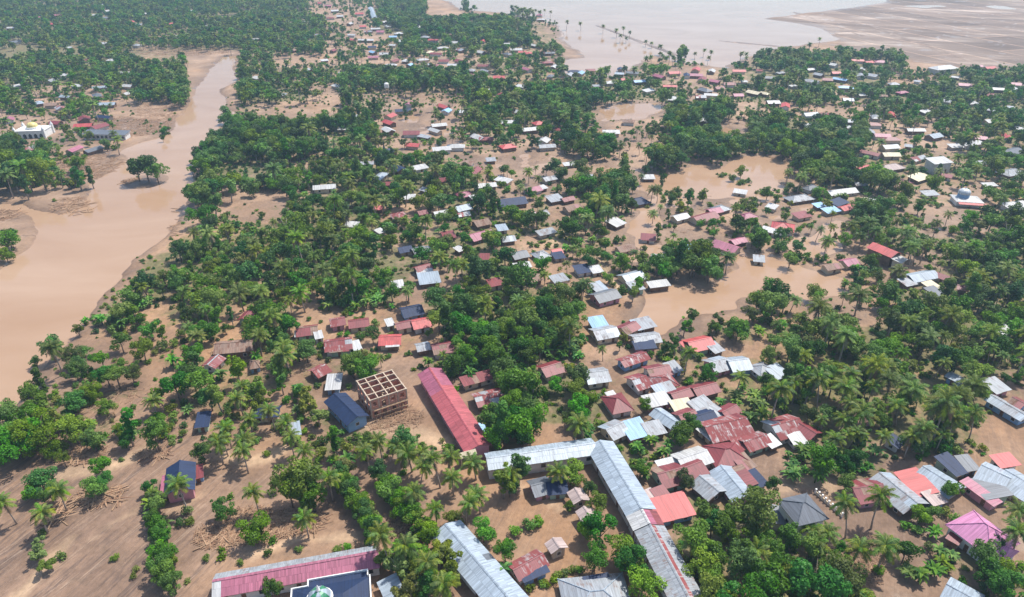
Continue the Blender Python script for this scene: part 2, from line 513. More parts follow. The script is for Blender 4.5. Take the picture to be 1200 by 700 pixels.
# ------------------------------------------------------------------ water outlines
WATER_Z = -0.3
RIVER = [(0, 495), (20, 470), (40, 440), (62, 414), (78, 400), (92, 380), (110, 352), (135, 327), (150, 305), (180, 285), (205, 262), (216, 245),
         (226, 225), (222, 205), (232, 190), (245, 175), (262, 160), (272, 150), (278, 140), (264, 125), (256, 105), (276, 95), (272, 80), (277, 66),
         (263, 66), (245, 85), (232, 105), (222, 125), (208, 140), (205, 152), (188, 161), (160, 168), (140, 178), (150, 186), (140, 196), (108, 214), (110, 228),
         (100, 243), (70, 252), (45, 246), (25, 240), (-150, 232), (-150, 250), (0, 246), (20, 247), (38, 256), (42, 272), (34, 288), (18, 302), (0, 318), (-250, 330), (-250, 495)]
POOLS = [
    [(745, 345), (770, 338), (800, 335), (820, 338), (845, 325), (880, 318), (890, 335), (890, 348), (870, 365), (850, 372), (800, 378), (775, 388), (757, 378), (748, 362)],
    [(900, 312), (930, 306), (945, 315), (990, 330), (975, 345), (950, 352), (920, 340), (905, 330)],
    [(745, 222), (770, 210), (800, 196), (840, 194), (870, 186), (900, 184), (922, 190), (925, 205), (900, 212), (905, 226), (880, 229), (855, 218), (820, 215), (800, 226), (780, 236), (760, 226)],
    [(838, 156), (850, 150), (862, 153), (866, 160), (850, 166), (838, 163)],
    [(705, 124), (770, 122), (775, 130), (740, 140), (710, 142)],
    [(925, 285), (950, 280), (965, 262), (980, 262), (985, 275), (970, 300), (945, 300)],
    [(1005, 305), (1020, 300), (1030, 315), (1015, 325), (1003, 318)],
    [(740, 240), (765, 238), (770, 262), (750, 285), (738, 272)],
    [(640, 70), (650, 68), (660, 82), (650, 88), (630, 88)],
]
FLOODFIELD = [(500, -8), (545, 12), (590, 15), (625, 22), (652, 30), (655, 48), (690, 68), (660, 72), (655, 84), (720, 92), (748, 78), (762, 64), (800, 74), (850, 80), (870, 68),
              (905, 60), (940, 53), (985, 46), (960, 31), (900, 22), (985, 11), (1040, 3), (1060, -40), (420, -60)]
DRYFIELD = [(1040, 3), (985, 11), (900, 22), (960, 31), (985, 46), (1000, 58), (1070, 70), (1130, 79), (1200, 82), (1500, 90), (1500, -60), (1060, -50)]

def poly_world(poly, z):
    return np.array([P(px, max(py, -85), z) for px, py in poly])

def signed_dist(poly, X, Y):
    """distance to a polygon outline, positive inside"""
    best = np.full(X.shape, 1e9)
    inside = np.zeros(X.shape, bool)
    n = len(poly)
    for i in range(n):
        x0, y0 = poly[i]; x1, y1 = poly[(i + 1) % n]
        dx, dy = x1 - x0, y1 - y0
        t = np.clip(((X - x0) * dx + (Y - y0) * dy) / (dx * dx + dy * dy + 1e-9), 0, 1)
        best = np.minimum(best, np.hypot(X - x0 - t * dx, Y - y0 - t * dy))
        cond = ((y0 > Y) != (y1 > Y))
        xi = x0 + (Y - y0) / (dy if abs(dy) > 1e-9 else 1e-9) * dx
        inside ^= cond & (X < xi)
    return np.where(inside, best, -best)

# ------------------------------------------------------------------ ground sheet
def axis(segments, start):
    out = [start]
    for end, s0, s1 in segments:
        a = out[-1]
        while out[-1] < end:
            t = (out[-1] - a) / (end - a)
            out.append(out[-1] + s0 + (s1 - s0) * t)
    return np.array(out)

xr = axis([(280, 1.7, 2.2), (900, 2.6, 6.0), (9000, 12, 900)], 0.0)
XS = np.concatenate([-xr[:0:-1], xr])
YS = np.concatenate([np.array([-300, -150, -40, 40, 70]), axis([(330, 1.5, 2.0), (1300, 2.2, 7.5), (12000, 15, 1200)], 85.0)])
GX, GY = np.meshgrid(XS, YS)
H = 0.35 + 0.55 * vnoise(GX, GY, 34, 1) + 0.3 * vnoise(GX, GY, 11, 2) + 0.12 * vnoise(GX, GY, 4, 3)
WET = np.zeros(GX.shape)
wob = 6.0 * vnoise(GX, GY, 16, 4) + 3.0 * vnoise(GX, GY, 6, 5)
wob_far = wob + 16 * vnoise(GX, GY, 60, 6)

def carve(poly, depth, soft, wobble, z=WATER_Z):
    global H, WET
    pw = poly_world(poly, z)
    x0, y0 = pw.min(0) - 60; x1, y1 = pw.max(0) + 60
    sel = (GX > x0) & (GX < x1) & (GY > y0) & (GY < y1)
    d = signed_dist(pw, GX[sel], GY[sel]) + wobble[sel]
    t = np.clip(d / soft + 0.5, 0, 1)
    t = t * t * (3 - 2 * t)
    h = H[sel]
    H[sel] = h * (1 - t) + (WATER_Z - depth) * t
    WET[sel] = np.maximum(WET[sel], np.clip(1 + d / 9.0, 0, 1))

carve(RIVER, 1.6, 5.0, wob * 0.6)
for p in POOLS:
    carve(p, 0.45, 9.0, wob * 1.5)
# shallow sheets of water left lying between the houses and trees
def shallow(poly, drop):
    global H, WET
    pw = poly_world(poly, 0)
    d = signed_dist(pw, GX, GY) + 2.5 * wob
    t = np.clip(d / 30, 0, 1)
    low = t * drop * np.clip(0.7 + 2.2 * vnoise(GX, GY, 26, 41) + 1.2 * vnoise(GX, GY, 9, 42), 0, 1.6)
    H = H - low
    WET = np.maximum(WET, np.clip(low / 0.5, 0, 0.8))
shallow([(690, 180), (930, 178), (1010, 240), (1030, 330), (1000, 400), (860, 350), (740, 350), (690, 290)], 0.74)
shallow([(560, 170), (700, 120), (790, 115), (790, 180), (690, 290), (600, 290)], 0.5)
shallow([(0, 130), (200, 110), (200, 170), (120, 240), (0, 240)], 0.45)
shallow([(430, 105), (560, 110), (600, 200), (420, 210)], 0.4)
shallow([(1000, 230), (1200, 200), (1200, 270), (1060, 330)], 0.45)
carve(FLOODFIELD, 0.6, 14.0, wob_far)
dfw = poly_world(DRYFIELD, 0)
DFD = signed_dist(dfw, GX, GY) + wob_far
FIELD = np.clip(DFD / 15 + 0.5, 0, 1)
ffw = poly_world(FLOODFIELD, 0)
FIELD = np.maximum(FIELD, np.clip(signed_dist(ffw, GX, GY) / 15 + 0.5, 0, 1))
streaks = vnoise(GX * 0.4 + GY * 0.12, GY * 0.9, 55, 8)
hf = WATER_Z + 0.24 + 0.5 * streaks + 0.25 * vnoise(GX, GY, 30, 9)
tf = np.clip(DFD / 15 + 0.5, 0, 1)
H = H * (1 - tf) + hf * tf
# dykes across the flooded fields
for a, b, wdt in (((700, 30), (792, 64), 5.0), ((1000, 24), (1150, 76), 6.0), ((930, 14), (1010, 42), 5.0), ((845, 48), (930, 56), 4.0)):
    (ax, ay), (bx, by) = P(*a), P(*b)
    dx, dy = bx - ax, by - ay
    t = np.clip(((GX - ax) * dx + (GY - ay) * dy) / (dx * dx + dy * dy), 0, 1)
    d = np.hypot(GX - ax - t * dx, GY - ay - t * dy) + wob * 0.4
    k = np.clip(1 - d / wdt, 0, 1)
    H = np.maximum(H, WATER_Z - 0.6 + 1.3 * np.sqrt(k))
# the island under the river tree
ix, iy = P(172, 212)
k = np.clip(1 - np.hypot(GX - ix, (GY - iy) * 0.9) / 15, 0, 1)
H = np.maximum(H, WATER_Z - 1.6 + 3.2 * np.sqrt(k))
H = np.where(GY > 1700, np.maximum(H, 0.2), H)

PXG, PYG = PROJ(GX, np.maximum(GY, 20.0), 0.0)
cv = cover_at(PXG, PYG)
VEG = np.zeros(GX.shape)
for ch, v in (("M", 1.0), ("F", 1.0), ("P", 0.95), ("T", 0.7), ("m", 0.75), ("s", 0.42), ("B", 0.95), (".", 0.12)):
    VEG[cv == ord(ch)] = v
for _ in range(6):
    VEG[1:-1, 1:-1] = (VEG[1:-1, 1:-1] * 2 + VEG[:-2, 1:-1] + VEG[2:, 1:-1] + VEG[1:-1, :-2] + VEG[1:-1, 2:]) / 6
VEG *= (1 - FIELD) * (1 - np.clip(WET * 1.3, 0, 1))
STREAK = np.clip((330 - PXG) / 120, 0.0, 1) * np.clip((PYG - 430) / 80, 0, 1)
STREAK = np.maximum(STREAK, 0.35 * np.clip((PYG - 480) / 60, 0, 1))
STREAK = np.maximum(STREAK, 0.3)
H += 0.22 * STREAK * vnoise(GX * 0.35 + GY * 0.3, (GY - GX * 0.55) * 1.0, 3.5, 21) * (FIELD < 0.1)

TRACK = np.zeros(GX.shape)
for line, wd in (([(20, 705), (48, 672), (62, 655), (82, 634)], 1.2), ([(60, 562), (90, 554), (130, 549), (150, 540), (172, 528)], 2.2), ([(258, 530), (272, 540), (292, 543), (318, 533), (345, 520)], 2.0), ([(235, 580), (222, 590), (205, 600)], 1.6),
                 ([(600, 566), (640, 588), (670, 605), (692, 626)], 1.6), ([(410, 497), (440, 500), (480, 505), (520, 520)], 3.0), ([(880, 590), (930, 566), (962, 560), (985, 590)], 2.2), ([(100, 640), (140, 610), (160, 600)], 0.9), ([(300, 650), (350, 632), (420, 630)], 1.4),
                 ([(600, 205), (640, 193), (700, 200), (730, 215)], 4.0), ([(640, 290), (660, 275), (690, 262)], 2.5), ([(480, 190), (540, 180), (600, 178)], 3.0), ([(700, 300), (715, 330), (742, 350)], 2.5)):
    pw = [P(*q) for q in line]
    for (ax, ay), (bx, by) in zip(pw[:-1], pw[1:]):
        dx, dy = bx - ax, by - ay
        t = np.clip(((GX - ax) * dx + (GY - ay) * dy) / (dx * dx + dy * dy), 0, 1)
        d = np.hypot(GX - ax - t * dx, GY - ay - t * dy) + 0.35 * wob
        TRACK = np.maximum(TRACK, np.clip(1.4 - d / wd, 0, 1))

SILT = np.clip((GY - 200) / 160, 0, 1) * (1 - np.clip(FIELD * 2, 0, 1))

def height_at(x, y):
    x = np.asarray(x, float); y = np.asarray(y, float)
    i = np.clip(np.searchsorted(XS, x) - 1, 0, len(XS) - 2)
    j = np.clip(np.searchsorted(YS, y) - 1, 0, len(YS) - 2)
    u = (x - XS[i]) / (XS[i + 1] - XS[i]); v = (y - YS[j]) / (YS[j + 1] - YS[j])
    return (H[j, i] * (1 - u) + H[j, i + 1] * u) * (1 - v) + (H[j + 1, i] * (1 - u) + H[j + 1, i + 1] * u) * v

def grid_mesh(name, X, Y, Z, mat, attrs=None):
    nr, nc = X.shape
    me = bpy.data.meshes.new(name)
    vs = np.stack([X, Y, Z], -1).reshape(-1, 3).astype(np.float32)
    idx = np.arange(nr * nc).reshape(nr, nc)
    q = np.stack([idx[:-1, :-1], idx[:-1, 1:], idx[1:, 1:], idx[1:, :-1]], -1).reshape(-1, 4)
    me.vertices.add(len(vs)); me.vertices.foreach_set("co", vs.ravel())
    me.loops.add(q.size); me.loops.foreach_set("vertex_index", q.ravel().astype(np.int32))
    me.polygons.add(len(q)); me.polygons.foreach_set("loop_start", np.arange(0, q.size, 4, dtype=np.int32))
    me.polygons.foreach_set("use_smooth", np.ones(len(q), bool))
    me.materials.append(mat)
    me.update(calc_edges=True)
    for k, a in (attrs or {}).items():
        at = me.attributes.new(k, 'FLOAT', 'POINT')
        at.data.foreach_set("value", a.ravel().astype(np.float32))
    return me

ground = new_obj("ground", grid_mesh("ground", GX, GY, H, M("ground"), {"veg": VEG, "wet": WET, "field": FIELD, "streak": STREAK, "track": TRACK, "silt": SILT}))
tag(ground, kind="structure")
wx = np.linspace(-9000, 9000, 40); wy = np.linspace(-250, 11500, 40)
WX, WY = np.meshgrid(wx, wy)
water = new_obj("flood_water", grid_mesh("flood_water", WX, WY, np.full(WX.shape, WATER_Z), M("water")))
tag(water, kind="structure")

def on_water(x, y):
    return height_at(x, y) < WATER_Z + 0.02

# ------------------------------------------------------------------ houses
THINGS = []     # (object, phrase, category, group, photo x, photo y) - labelled at the end
FOOT = []       # (x, y, radius) footprints that trees keep off
ROOFPX = []     # (px, py, rx, ry) where a roof shows
ROOF = dict(r="r_red", R="r_coral", g="r_zinc", c="r_clean", w="r_white", k="r_navy", d="r_grey", b="r_blue", p="r_pink", v="r_orchid", q="r_mauve", o="r_rust", y="r_cream", l="r_palepink")
RNAME = dict(r="dark red roofed", R="coral red roofed", g="grey zinc roofed", c="pale grey roofed", w="white roofed", k="navy black roofed", d="dark grey roofed", b="light blue roofed",
             p="pink roofed", v="orchid pink roofed", q="mauve roofed", o="rusty brown roofed", y="cream roofed", l="pale pink roofed", m="patchy red zinc roofed")
WALLS = ["plaster", "plaster_cream", "wall_wood", "plaster", "concrete", "plaster_green", "plaster_blue", "plaster_pink"]

def sheet_mat(code):
    if code == "m":
        return M(random.choice(["r_patch"] * 8 + ["r_red", "r_red", "r_zinc"]))
    if code == "g":
        return M(random.choice(["r_zinc"] * 7 + ["r_clean"]))
    if code == "r":
        return M(random.choice(["r_red"] * 7 + ["r_rust"]))
    return M(ROOF[code])

BOX_CACHE = {}
def unit_window():
    if "w" not in BOX_CACHE:
        b = MB()
        for s in (-1, 1):
            b.box(s * 0.55 - 0.06, s * 0.55 + 0.06, -0.05, 0.05, -0.6, 0.6)
            b.box(-0.49, 0.49, -0.05, 0.05, s * 0.55 - 0.05, s * 0.55 + 0.05)
        p = MB().box(-0.49, 0.49, -0.02, 0.02, -0.5, 0.5)
        d = MB().box(-0.5, 0.5, -0.05, 0.05, 0, 2.1)
        h = MB().box(0.3, 0.4, -0.1, -0.05, 0.95, 1.05)
        BOX_CACHE["w"] = (b.mesh("window", M("frame")), p.mesh("pane", M("glass")), d.mesh("door", M("door")), h.mesh("handle", M("frame")))
    return BOX_CACHE["w"]

def put_window(parent, x, y, z, rz, s=1.0):
    w, p, d, h = unit_window()
    o = new_obj("window", w, parent); o.location = (x, y, z); o.rotation_euler = (0, 0, rz); o.scale = (s, 1, s)
    new_obj("pane", p, o)

def put_door(parent, x, y, z, rz):
    w, p, d, h = unit_window()
    o = new_obj("door", d, parent); o.location = (x, y, z); o.rotation_euler = (0, 0, rz)
    new_obj("handle", h, o)

def strips(quadf, n, code, parent, lift=0.05, th=0.04, rows=1):
    """roof sheets laid side by side; quadf(u, v) -> point on the slope"""
    for r in range(rows):
        for i in range(n):
            a, b = i / n, (i + 1) / n
            c, d = r / rows, (r + 1) / rows
            z = lift + 0.03 * (i % 2) + 0.05 * r + random.uniform(-0.012, 0.012)
            e = random.uniform(-0.03, 0.03)
            q = [quadf(a - 0.004, c - 0.012 * (r > 0)), quadf(b + 0.004, c - 0.012 * (r > 0)), quadf(b + 0.004, d + (0.012 if r < rows - 1 else e * 0.4)), quadf(a - 0.004, d + (0.012 if r < rows - 1 else e * 0.4))]
            q = [(x, y, zz + z) for x, y, zz in q]
            MB().slab(q, th).build("roof_sheet", sheet_mat(code), parent)

def lerp3(a, b, t):
    return tuple(a[k] + (b[k] - a[k]) * t for k in range(3))

def quadfun(p00, p10, p01, p11):
    return lambda u, v: lerp3(lerp3(p00, p10, u), lerp3(p01, p11, u), v)

def house(x1, y1, x2, y2, w, code, typ="G", hw=2.3, wall=None, pitch=0.42, code2=None, label=None, cat="house", name="house", over=0.75, code_end=None, base=True):
    """x1,y1-x2,y2: the two ends of the roof's long axis as seen in the photo"""
    w *= 0.93
    if hw == 2.3 and (y1 + y2) / 2 < 330: hw = 2.0
    rise = pitch * w / 2 if typ != "S" else pitch * w * 0.35
    zt = hw + rise * 0.8 + 0.4
    ax, ay = P(x1, y1, zt); bx, by = P(x2, y2, zt)
    L = max(3.0, math.hypot(bx - ax, by - ay) * 1.02)
    cx, cy = (ax + bx) / 2, (ay + by) / 2
    rz = math.atan2(by - ay, bx - ax)
    cpx, cpy = (x1 + x2) / 2, (y1 + y2) / 2
    near, mid = cpy > 330, cpy > 175
    z0 = max(float(height_at(cx, cy)), WATER_Z - 0.15) - 0.08
    if typ == "S" and cat == "house":
        cat, name = "shed", "single_slope_building"  # every single-slope building is filed as a shed, small houses among them
    t = empty(name, (cx, cy, z0), rz)
    wall = wall or (random.choice(WALLS) if near else random.choice(["plaster", "wall_wood", "wall_wood", "concrete", "plaster_cream"]))
    hl, hh = L / 2 - over, w / 2 - over
    if hl < 1: hl = L / 2 * 0.8
    if hh < 1: hh = w / 2 * 0.8
    wb = MB()
    zr = lambda yy: hw + rise * (1 - abs(yy) / (w / 2)) - 0.12
    if typ == "S":
        zs = lambda yy: hw + rise * (yy / w + 0.5) - 0.1
        wb.add([(-hl, -hh, -0.4), (hl, -hh, -0.4), (hl, hh, -0.4), (-hl, hh, -0.4), (-hl, -hh, zs(-hh)), (hl, -hh, zs(-hh)), (hl, hh, zs(hh)), (-hl, hh, zs(hh))],
               [(0, 3, 2, 1), (4, 5, 6, 7), (0, 1, 5, 4), (1, 2, 6, 5), (2, 3, 7, 6), (3, 0, 4, 7)])
    elif typ == "H":
        wb.box(-hl, hl, -hh, hh, -0.4, zr(hh))
    else:
        wb.add([(-hl, -hh, -0.4), (hl, -hh, -0.4), (hl, hh, -0.4), (-hl, hh, -0.4), (-hl, -hh, zr(hh)), (hl, -hh, zr(hh)), (hl, hh, zr(hh)), (-hl, hh, zr(hh)), (-hl, 0, zr(0)), (hl, 0, zr(0))],
               [(0, 3, 2, 1), (0, 1, 5, 4), (2, 3, 7, 6), (1, 2, 6, 9, 5), (3, 0, 4, 8, 7), (4, 5, 9, 8), (6, 7, 8, 9)])
    wb.build("wall", M(wall), t)
    X, Y = L / 2, w / 2
    rb = MB()
    if typ == "G":
        sag = random.uniform(0, 0.12)
        A = quadfun((-X, 0, hw + rise), (X, 0, hw + rise), (-X, -Y, hw), (X, -Y, hw))
        B = quadfun((X, 0, hw + rise), (-X, 0, hw + rise), (X, Y, hw), (-X, Y, hw))
        for f in (A, B):
            rb.slab([f(0, 0), f(1, 0), f(1, 1), f(0, 1)], 0.07)
        if near:
            roof = rb.build("roof", M("wood"), t)
            n = max(2, min(9, round(L / 2.3)))
            strips(A, n, code, roof, rows=2 if w > 7 else 1)
            strips(B, n, code2 or code, roof)
            MB().slab([(-X - 0.02, -0.28, hw + rise + 0.06), (X + 0.02, -0.28, hw + rise + 0.06), (X + 0.02, 0, hw + rise + 0.17), (-X - 0.02, 0, hw + rise + 0.17)], 0.03).slab(
                [(-X - 0.02, 0, hw + rise + 0.17), (X + 0.02, 0, hw + rise + 0.17), (X + 0.02, 0.28, hw + rise + 0.06), (-X - 0.02, 0.28, hw + rise + 0.06)], 0.03).build("ridge_cap", sheet_mat(code), roof)
        else:
            if code == "m":
                rb.cur = 0
                roof = rb.build("roof", M("r_patch"), t)
                MB().slab([lerp3(p, (p[0], p[1], p[2] + 0.08), 1) for p in (A(0.5, 0), A(1, 0), A(1, 1), A(0.45, 1))], 0.05).build("roof_sheet", M("r_zinc"), roof)
                MB().slab([lerp3(p, (p[0], p[1], p[2] + 0.08), 1) for p in (A(0, 0.5), A(0.25, 0.5), A(0.25, 1), A(0, 1))], 0.05).build("roof_sheet", M("r_white"), roof)
            else:
                roof = rb.build("roof", sheet_mat(code), t)
                if mid:
                    u = random.uniform(0.1, 0.6)
                    MB().slab([(p[0], p[1], p[2] + 0.08) for p in (A(u, 0), A(u + 0.25, 0), A(u + 0.25, 1), A(u, 1))], 0.05).build("roof_sheet", sheet_mat(code), roof)
    elif typ == "H":
        k = max(0.3, X - Y)
        top = hw + rise
        faces = [[(-k, 0, top), (k, 0, top), (X, -Y, hw), (-X, -Y, hw)], [(k, 0, top), (-k, 0, top), (-X, Y, hw), (X, Y, hw)],
                 [(k, 0, top), (X, Y, hw), (X, -Y, hw)], [(-k, 0, top), (-X, -Y, hw), (-X, Y, hw)]]
        rb.box(-X + 0.1, X - 0.1, -Y + 0.1, Y - 0.1, hw - 0.12, hw - 0.04)
        for f in faces:
            rb.slab(f[::-1] if f[0][0] != f[1][0] and len(f) == 4 and f[2][1] < 0 and False else f, 0.1)
        roof = rb.build("roof", sheet_mat(code), t)
        if mid:
            cap = MB()
            for a, b in (((-k, 0, top), (k, 0, top)), ((k, 0, top), (X, -Y, hw)), ((k, 0, top), (X, Y, hw)), ((-k, 0, top), (-X, -Y, hw)), ((-k, 0, top), (-X, Y, hw))):
                cap.tube([(a[0], a[1], a[2] + 0.05), (b[0], b[1], b[2] + 0.05)], [0.13, 0.13], 5)
            cap.build("ridge_cap", sheet_mat(code), roof)
    else:
        A = quadfun((-X, Y, hw + rise), (X, Y, hw + rise), (-X, -Y, hw), (X, -Y, hw))
        rb.slab([A(0, 0), A(1, 0), A(1, 1), A(0, 1)], 0.07)
        if near:
            roof = rb.build("roof", M("wood"), t)
            strips(A, max(2, min(8, round(L / 2.0))), code, roof)
        else:
            roof = rb.build("roof", sheet_mat(code), t)
    if mid:
        # openings on the long sides and one end
        n = max(1, int(2 * hl / 3.2)) if near else max(1, int(2 * hl / 5))
        for sy in ((-1, 1) if near else ((-1,) if math.cos(rz) > 0 else (1,))):
            for i in range(n):
                x = -hl + (i + 0.5) * 2 * hl / n
                if i == n // 2:
                    put_door(t, x, sy * hh, 0.05, 0 if sy < 0 else math.pi)
                else:
                    put_window(t, x, sy * hh, hw * 0.52, 0)
        if near:
            for sx in (-1, 1):
                put_window(t, sx * hl, 0, hw * 0.55, math.pi / 2)
    size = "small " if L * w < 40 else ("large " if L * w > 130 else "")
    form = {"G": "gabled ", "H": "hipped ", "S": ""}[typ]
    THINGS.append((t, label or (size + RNAME[code] + " " + form + cat), cat, "sheds and annexes of the village" if cat == "shed" else "flooded village houses", cpx, cpy, label is not None))
    FOOT.append((cx, cy, rz, L / 2 + 0.8, w / 2 + 0.8))
    ROOFPX.append((cpx, cpy, max(abs(x2 - x1) / 2, w / 2 * pxm(cpy) * 0.5), max(abs(y2 - y1) / 2 + 2, w * pxm(cpy) * 0.3)))
    return t

# --- the village, surveyed house by house: axis ends, width, roof colour, roof form
VILLAGE = """284,374,293,364,5,r,G 243,428,256,416,6,m,G 292,425,304,423,6,o,H
347,386,372,383,8,r,G 346,391,354,390,4,w,S 368,393,378,391,5,w,S 386,376,404,373,7,m,G 408,377,432,374,7,r,G 380,402,412,398,9,m,G 386,409,409,407,4,r,S 413,405,422,403,6,w,S
452,378,461,376,5,w,S 463,380,482,376,6,r,G 482,377,503,373,8,R,G 470,363,494,358,9,k,G 444,395,470,394,8,R,G 452,402,468,401,4,w,S 487,405,503,402,6,g,G 506,406,531,402,8,r,G
366,436,382,428,7,m,G 382,447,400,446,8,w,S 294,481,328,479,6,k,G 338,503,352,500,6,g,S 229,491,246,489,7,k,S
541,447,578,437,5,r,S 556,466,590,458,8,m,G 563,506,568,497,4,b,S 634,432,657,425,8,r,G 685,438,712,434,9,g,G 711,470,736,465,10,r,H 712,464,722,461,4,w,S
691,377,710,374,7,b,S 695,388,722,383,9,g,G 728,385,745,377,7,r,G 743,380,765,375,7,g,S 741,395,772,391,8,g,G 743,404,768,402,5,k,S 727,423,757,413,6,m,G 740,446,757,441,9,m,G
758,433,784,428,8,r,G 764,445,791,440,8,m,H 782,431,796,427,6,g,S 806,402,833,396,9,R,G 832,408,844,404,6,g,S 799,404,808,402,4,R,S 831,425,852,420,9,g,G 853,424,877,421,9,c,G
884,432,903,426,7,g,H 903,437,919,431,7,c,S 812,456,839,449,7,r,G 768,458,790,452,6,g,S 786,462,808,455,6,r,G 756,470,784,464,6,w,S 768,479,796,497,6,c,G 787,475,810,471,5,y,S
795,488,814,481,7,r,G 812,477,832,468,6,g,S 812,489,836,482,6,k,G 846,483,863,474,6,r,G 837,484,846,478,6,g,S 710,504,730,495,8,g,G 732,504,757,497,8,b,S 756,503,777,498,6,g,S
826,501,874,490,11,m,G 821,499,838,513,4,w,S 871,518,898,509,7,m,G 898,518,910,513,5,w,S 861,521,873,517,5,m,S 904,500,936,491,10,m,G 936,496,957,509,7,r,G 926,514,944,511,5,w,S
832,530,873,524,10,r,H 794,539,828,528,8,w,G 802,549,822,541,8,r,G 770,557,800,549,9,r,G 771,546,798,539,4,w,S 820,558,843,577,8,g,G 845,546,874,581,8,c,G 861,546,880,569,5,r,S 876,551,893,570,5,k,S 864,543,880,537,6,r,S
757,600,808,588,8,R,S 768,583,784,577,6,r,S 751,589,770,580,6,l,S
999,573,1034,568,9,r,G 1031,554,1076,590,10,g,G 1061,549,1088,578,7,R,S 1082,547,1124,573,9,c,G 1071,551,1098,573,4,d,S 1108,546,1124,540,8,k,S 1126,543,1142,541,6,d,S
1130,561,1170,590,3.5,p,S 1149,558,1172,582,8,d,S 1150,546,1184,562,11,c,G 1178,552,1215,574,11,c,G 1166,541,1190,537,5,R,S 1087,584,1104,579,5,l,S 1112,626,1126,634,3,r,S 1110,684,1150,706,10,c,G
1158,453,1176,448,7,g,S 1161,463,1204,488,6,g,G 1186,466,1202,474,7,r,G 1000,487,1021,484,6,r,G 1044,519,1054,512,5,k,S 1167,388,1183,382,6,w,S 1112,436,1130,445,5,g,G
601,669,636,650,6,m,G 610,675,640,662,4,k,S 660,698,738,690,13,g,H 686,686,716,681,5,k,S 453,676,464,702,5,c,S 622,569,645,563,7,d,G 640,566,664,564,7,k,G
435,243,448,241,6,R,G 458,251,475,248,8,m,H 489,248,500,246,6,r,G 508,249,525,246,7,w,G 533,243,550,239,8,c,G 536,250,550,248,6,m,G 536,227,553,224,8,q,H 551,231,560,229,5,w,S
559,216,581,214,7,w,G 552,203,560,195,6,r,G 584,235,615,231,11,k,G 616,221,632,217,8,q,G 632,219,640,217,5,w,S 642,233,658,230,8,g,S 662,243,680,239,8,r,G 658,233,672,230,6,r,G 636,208,650,205,7,g,G 626,249,641,246,7,m,G
736,233,758,229,10,k,H 555,260,572,256,8,o,G 550,276,576,269,9,q,G 518,275,533,273,7,r,S 441,271,449,268,5,w,S 466,291,482,288,7,k,G 482,292,497,288,7,d,G 496,292,505,290,5,w,S
486,314,504,309,7,r,G 488,318,507,316,4,w,S 490,326,515,323,9,c,S 459,333,473,331,6,w,S 587,278,603,276,7,g,G 534,292,542,289,5,w,S 599,298,617,294,8,d,G 626,297,642,293,8,g,H
646,293,658,291,6,R,G 648,299,661,297,6,k,S 674,315,692,312,7,k,S 692,315,705,313,6,w,S 618,325,632,321,7,r,G 696,347,722,340,9,d,G 694,337,708,333,7,g,S 729,324,752,318,9,c,G 738,335,752,332,7,g,S
723,289,742,285,7,o,G 716,261,728,256,8,w,S 789,254,805,250,7,w,G 784,289,797,286,7,R,G 806,290,819,287,6,b,S 813,255,838,248,9,r,G 830,246,844,243,7,q,G 838,243,852,239,8,g,H 868,252,884,248,7,q,H
838,280,866,289,9,p,G 857,281,873,277,6,p,G 893,265,918,272,5,w,S 924,230,950,226,9,g,H 944,219,957,215,6,d,H 955,239,966,237,5,b,S 966,246,982,243,6,b,S 976,238,990,233,7,k,S 985,243,1001,239,6,R,G 970,224,1002,220,8,w,G
1004,233,1016,231,5,y,G 1065,324,1095,318,8,c,G 1057,331,1070,328,6,g,S 1096,319,1118,327,6,r,G 1086,335,1098,332,6,y,S 1090,342,1102,339,7,d,S 1122,334,1136,337,5,r,G 966,311,985,308,6,r,G 988,306,1003,303,7,q,G
1179,241,1206,238,8,w,S 1030,195,1056,191,10,l,H 1046,215,1064,209,8,q,H 1070,208,1086,203,8,y,S 1006,197,1018,193,6,R,G 1068,186,1082,182,7,m,G 1175,201,1196,197,10,g,H 1178,178,1198,172,11,d,H
"""
for tok in VILLAGE.split():
    a = tok.split(",")
    house(*[float(v) for v in a[:5]], a[5], a[6])

MORE = """402,150,w 418,135,g 430,160,r 497,158,g 540,130,w 548,190,r 575,185,g 590,210,w 608,130,g 655,150,r 668,190,w 690,205,g 588,265,g 480,230,w 455,215,r 430,190,g 492,195,w 520,210,r 400,240,g 412,262,w 500,222,g 565,300,r 640,270,g
612,310,w 655,325,g 580,330,r 760,205,w 772,300,w 760,275,r 905,240,w 890,300,g 868,222,w 940,250,r 1010,215,g 1022,235,w 1090,225,g 1160,215,w 1110,205,r 1150,190,g 1120,170,w 1065,170,g 1085,130,w 1110,118,g 1140,120,w 1160,110,r 1185,125,g 1195,150,w 1010,110,w 1035,112,r 1075,95,g 1120,90,w
930,100,w 915,85,g 890,82,r 872,95,w 760,105,w 700,100,g 610,100,w 590,110,r 570,105,w 380,70,w 372,40,g 355,25,w 330,35,r 300,45,w 240,30,g 225,12,w 205,42,w 95,45,g 80,55,w 30,65,g 50,75,w 100,70,r 20,100,w 35,90,g 90,100,w 130,70,w 300,90,w 330,110,g 350,95,r 395,100,w 400,85,g"""
for tok in MORE.split():  # extra small houses added here, given single slopes and called sheds
    a = tok.split(",")
    x, y, code = float(a[0]), float(a[1]), a[2]
    k = pxm(y)
    hl = random.uniform(2.6, 4.2) * k; dy = random.uniform(-0.25, 0.25) * hl
    house(x - hl, y + dy, x + hl, y - dy, random.uniform(4.5, 6.5), code, "S")

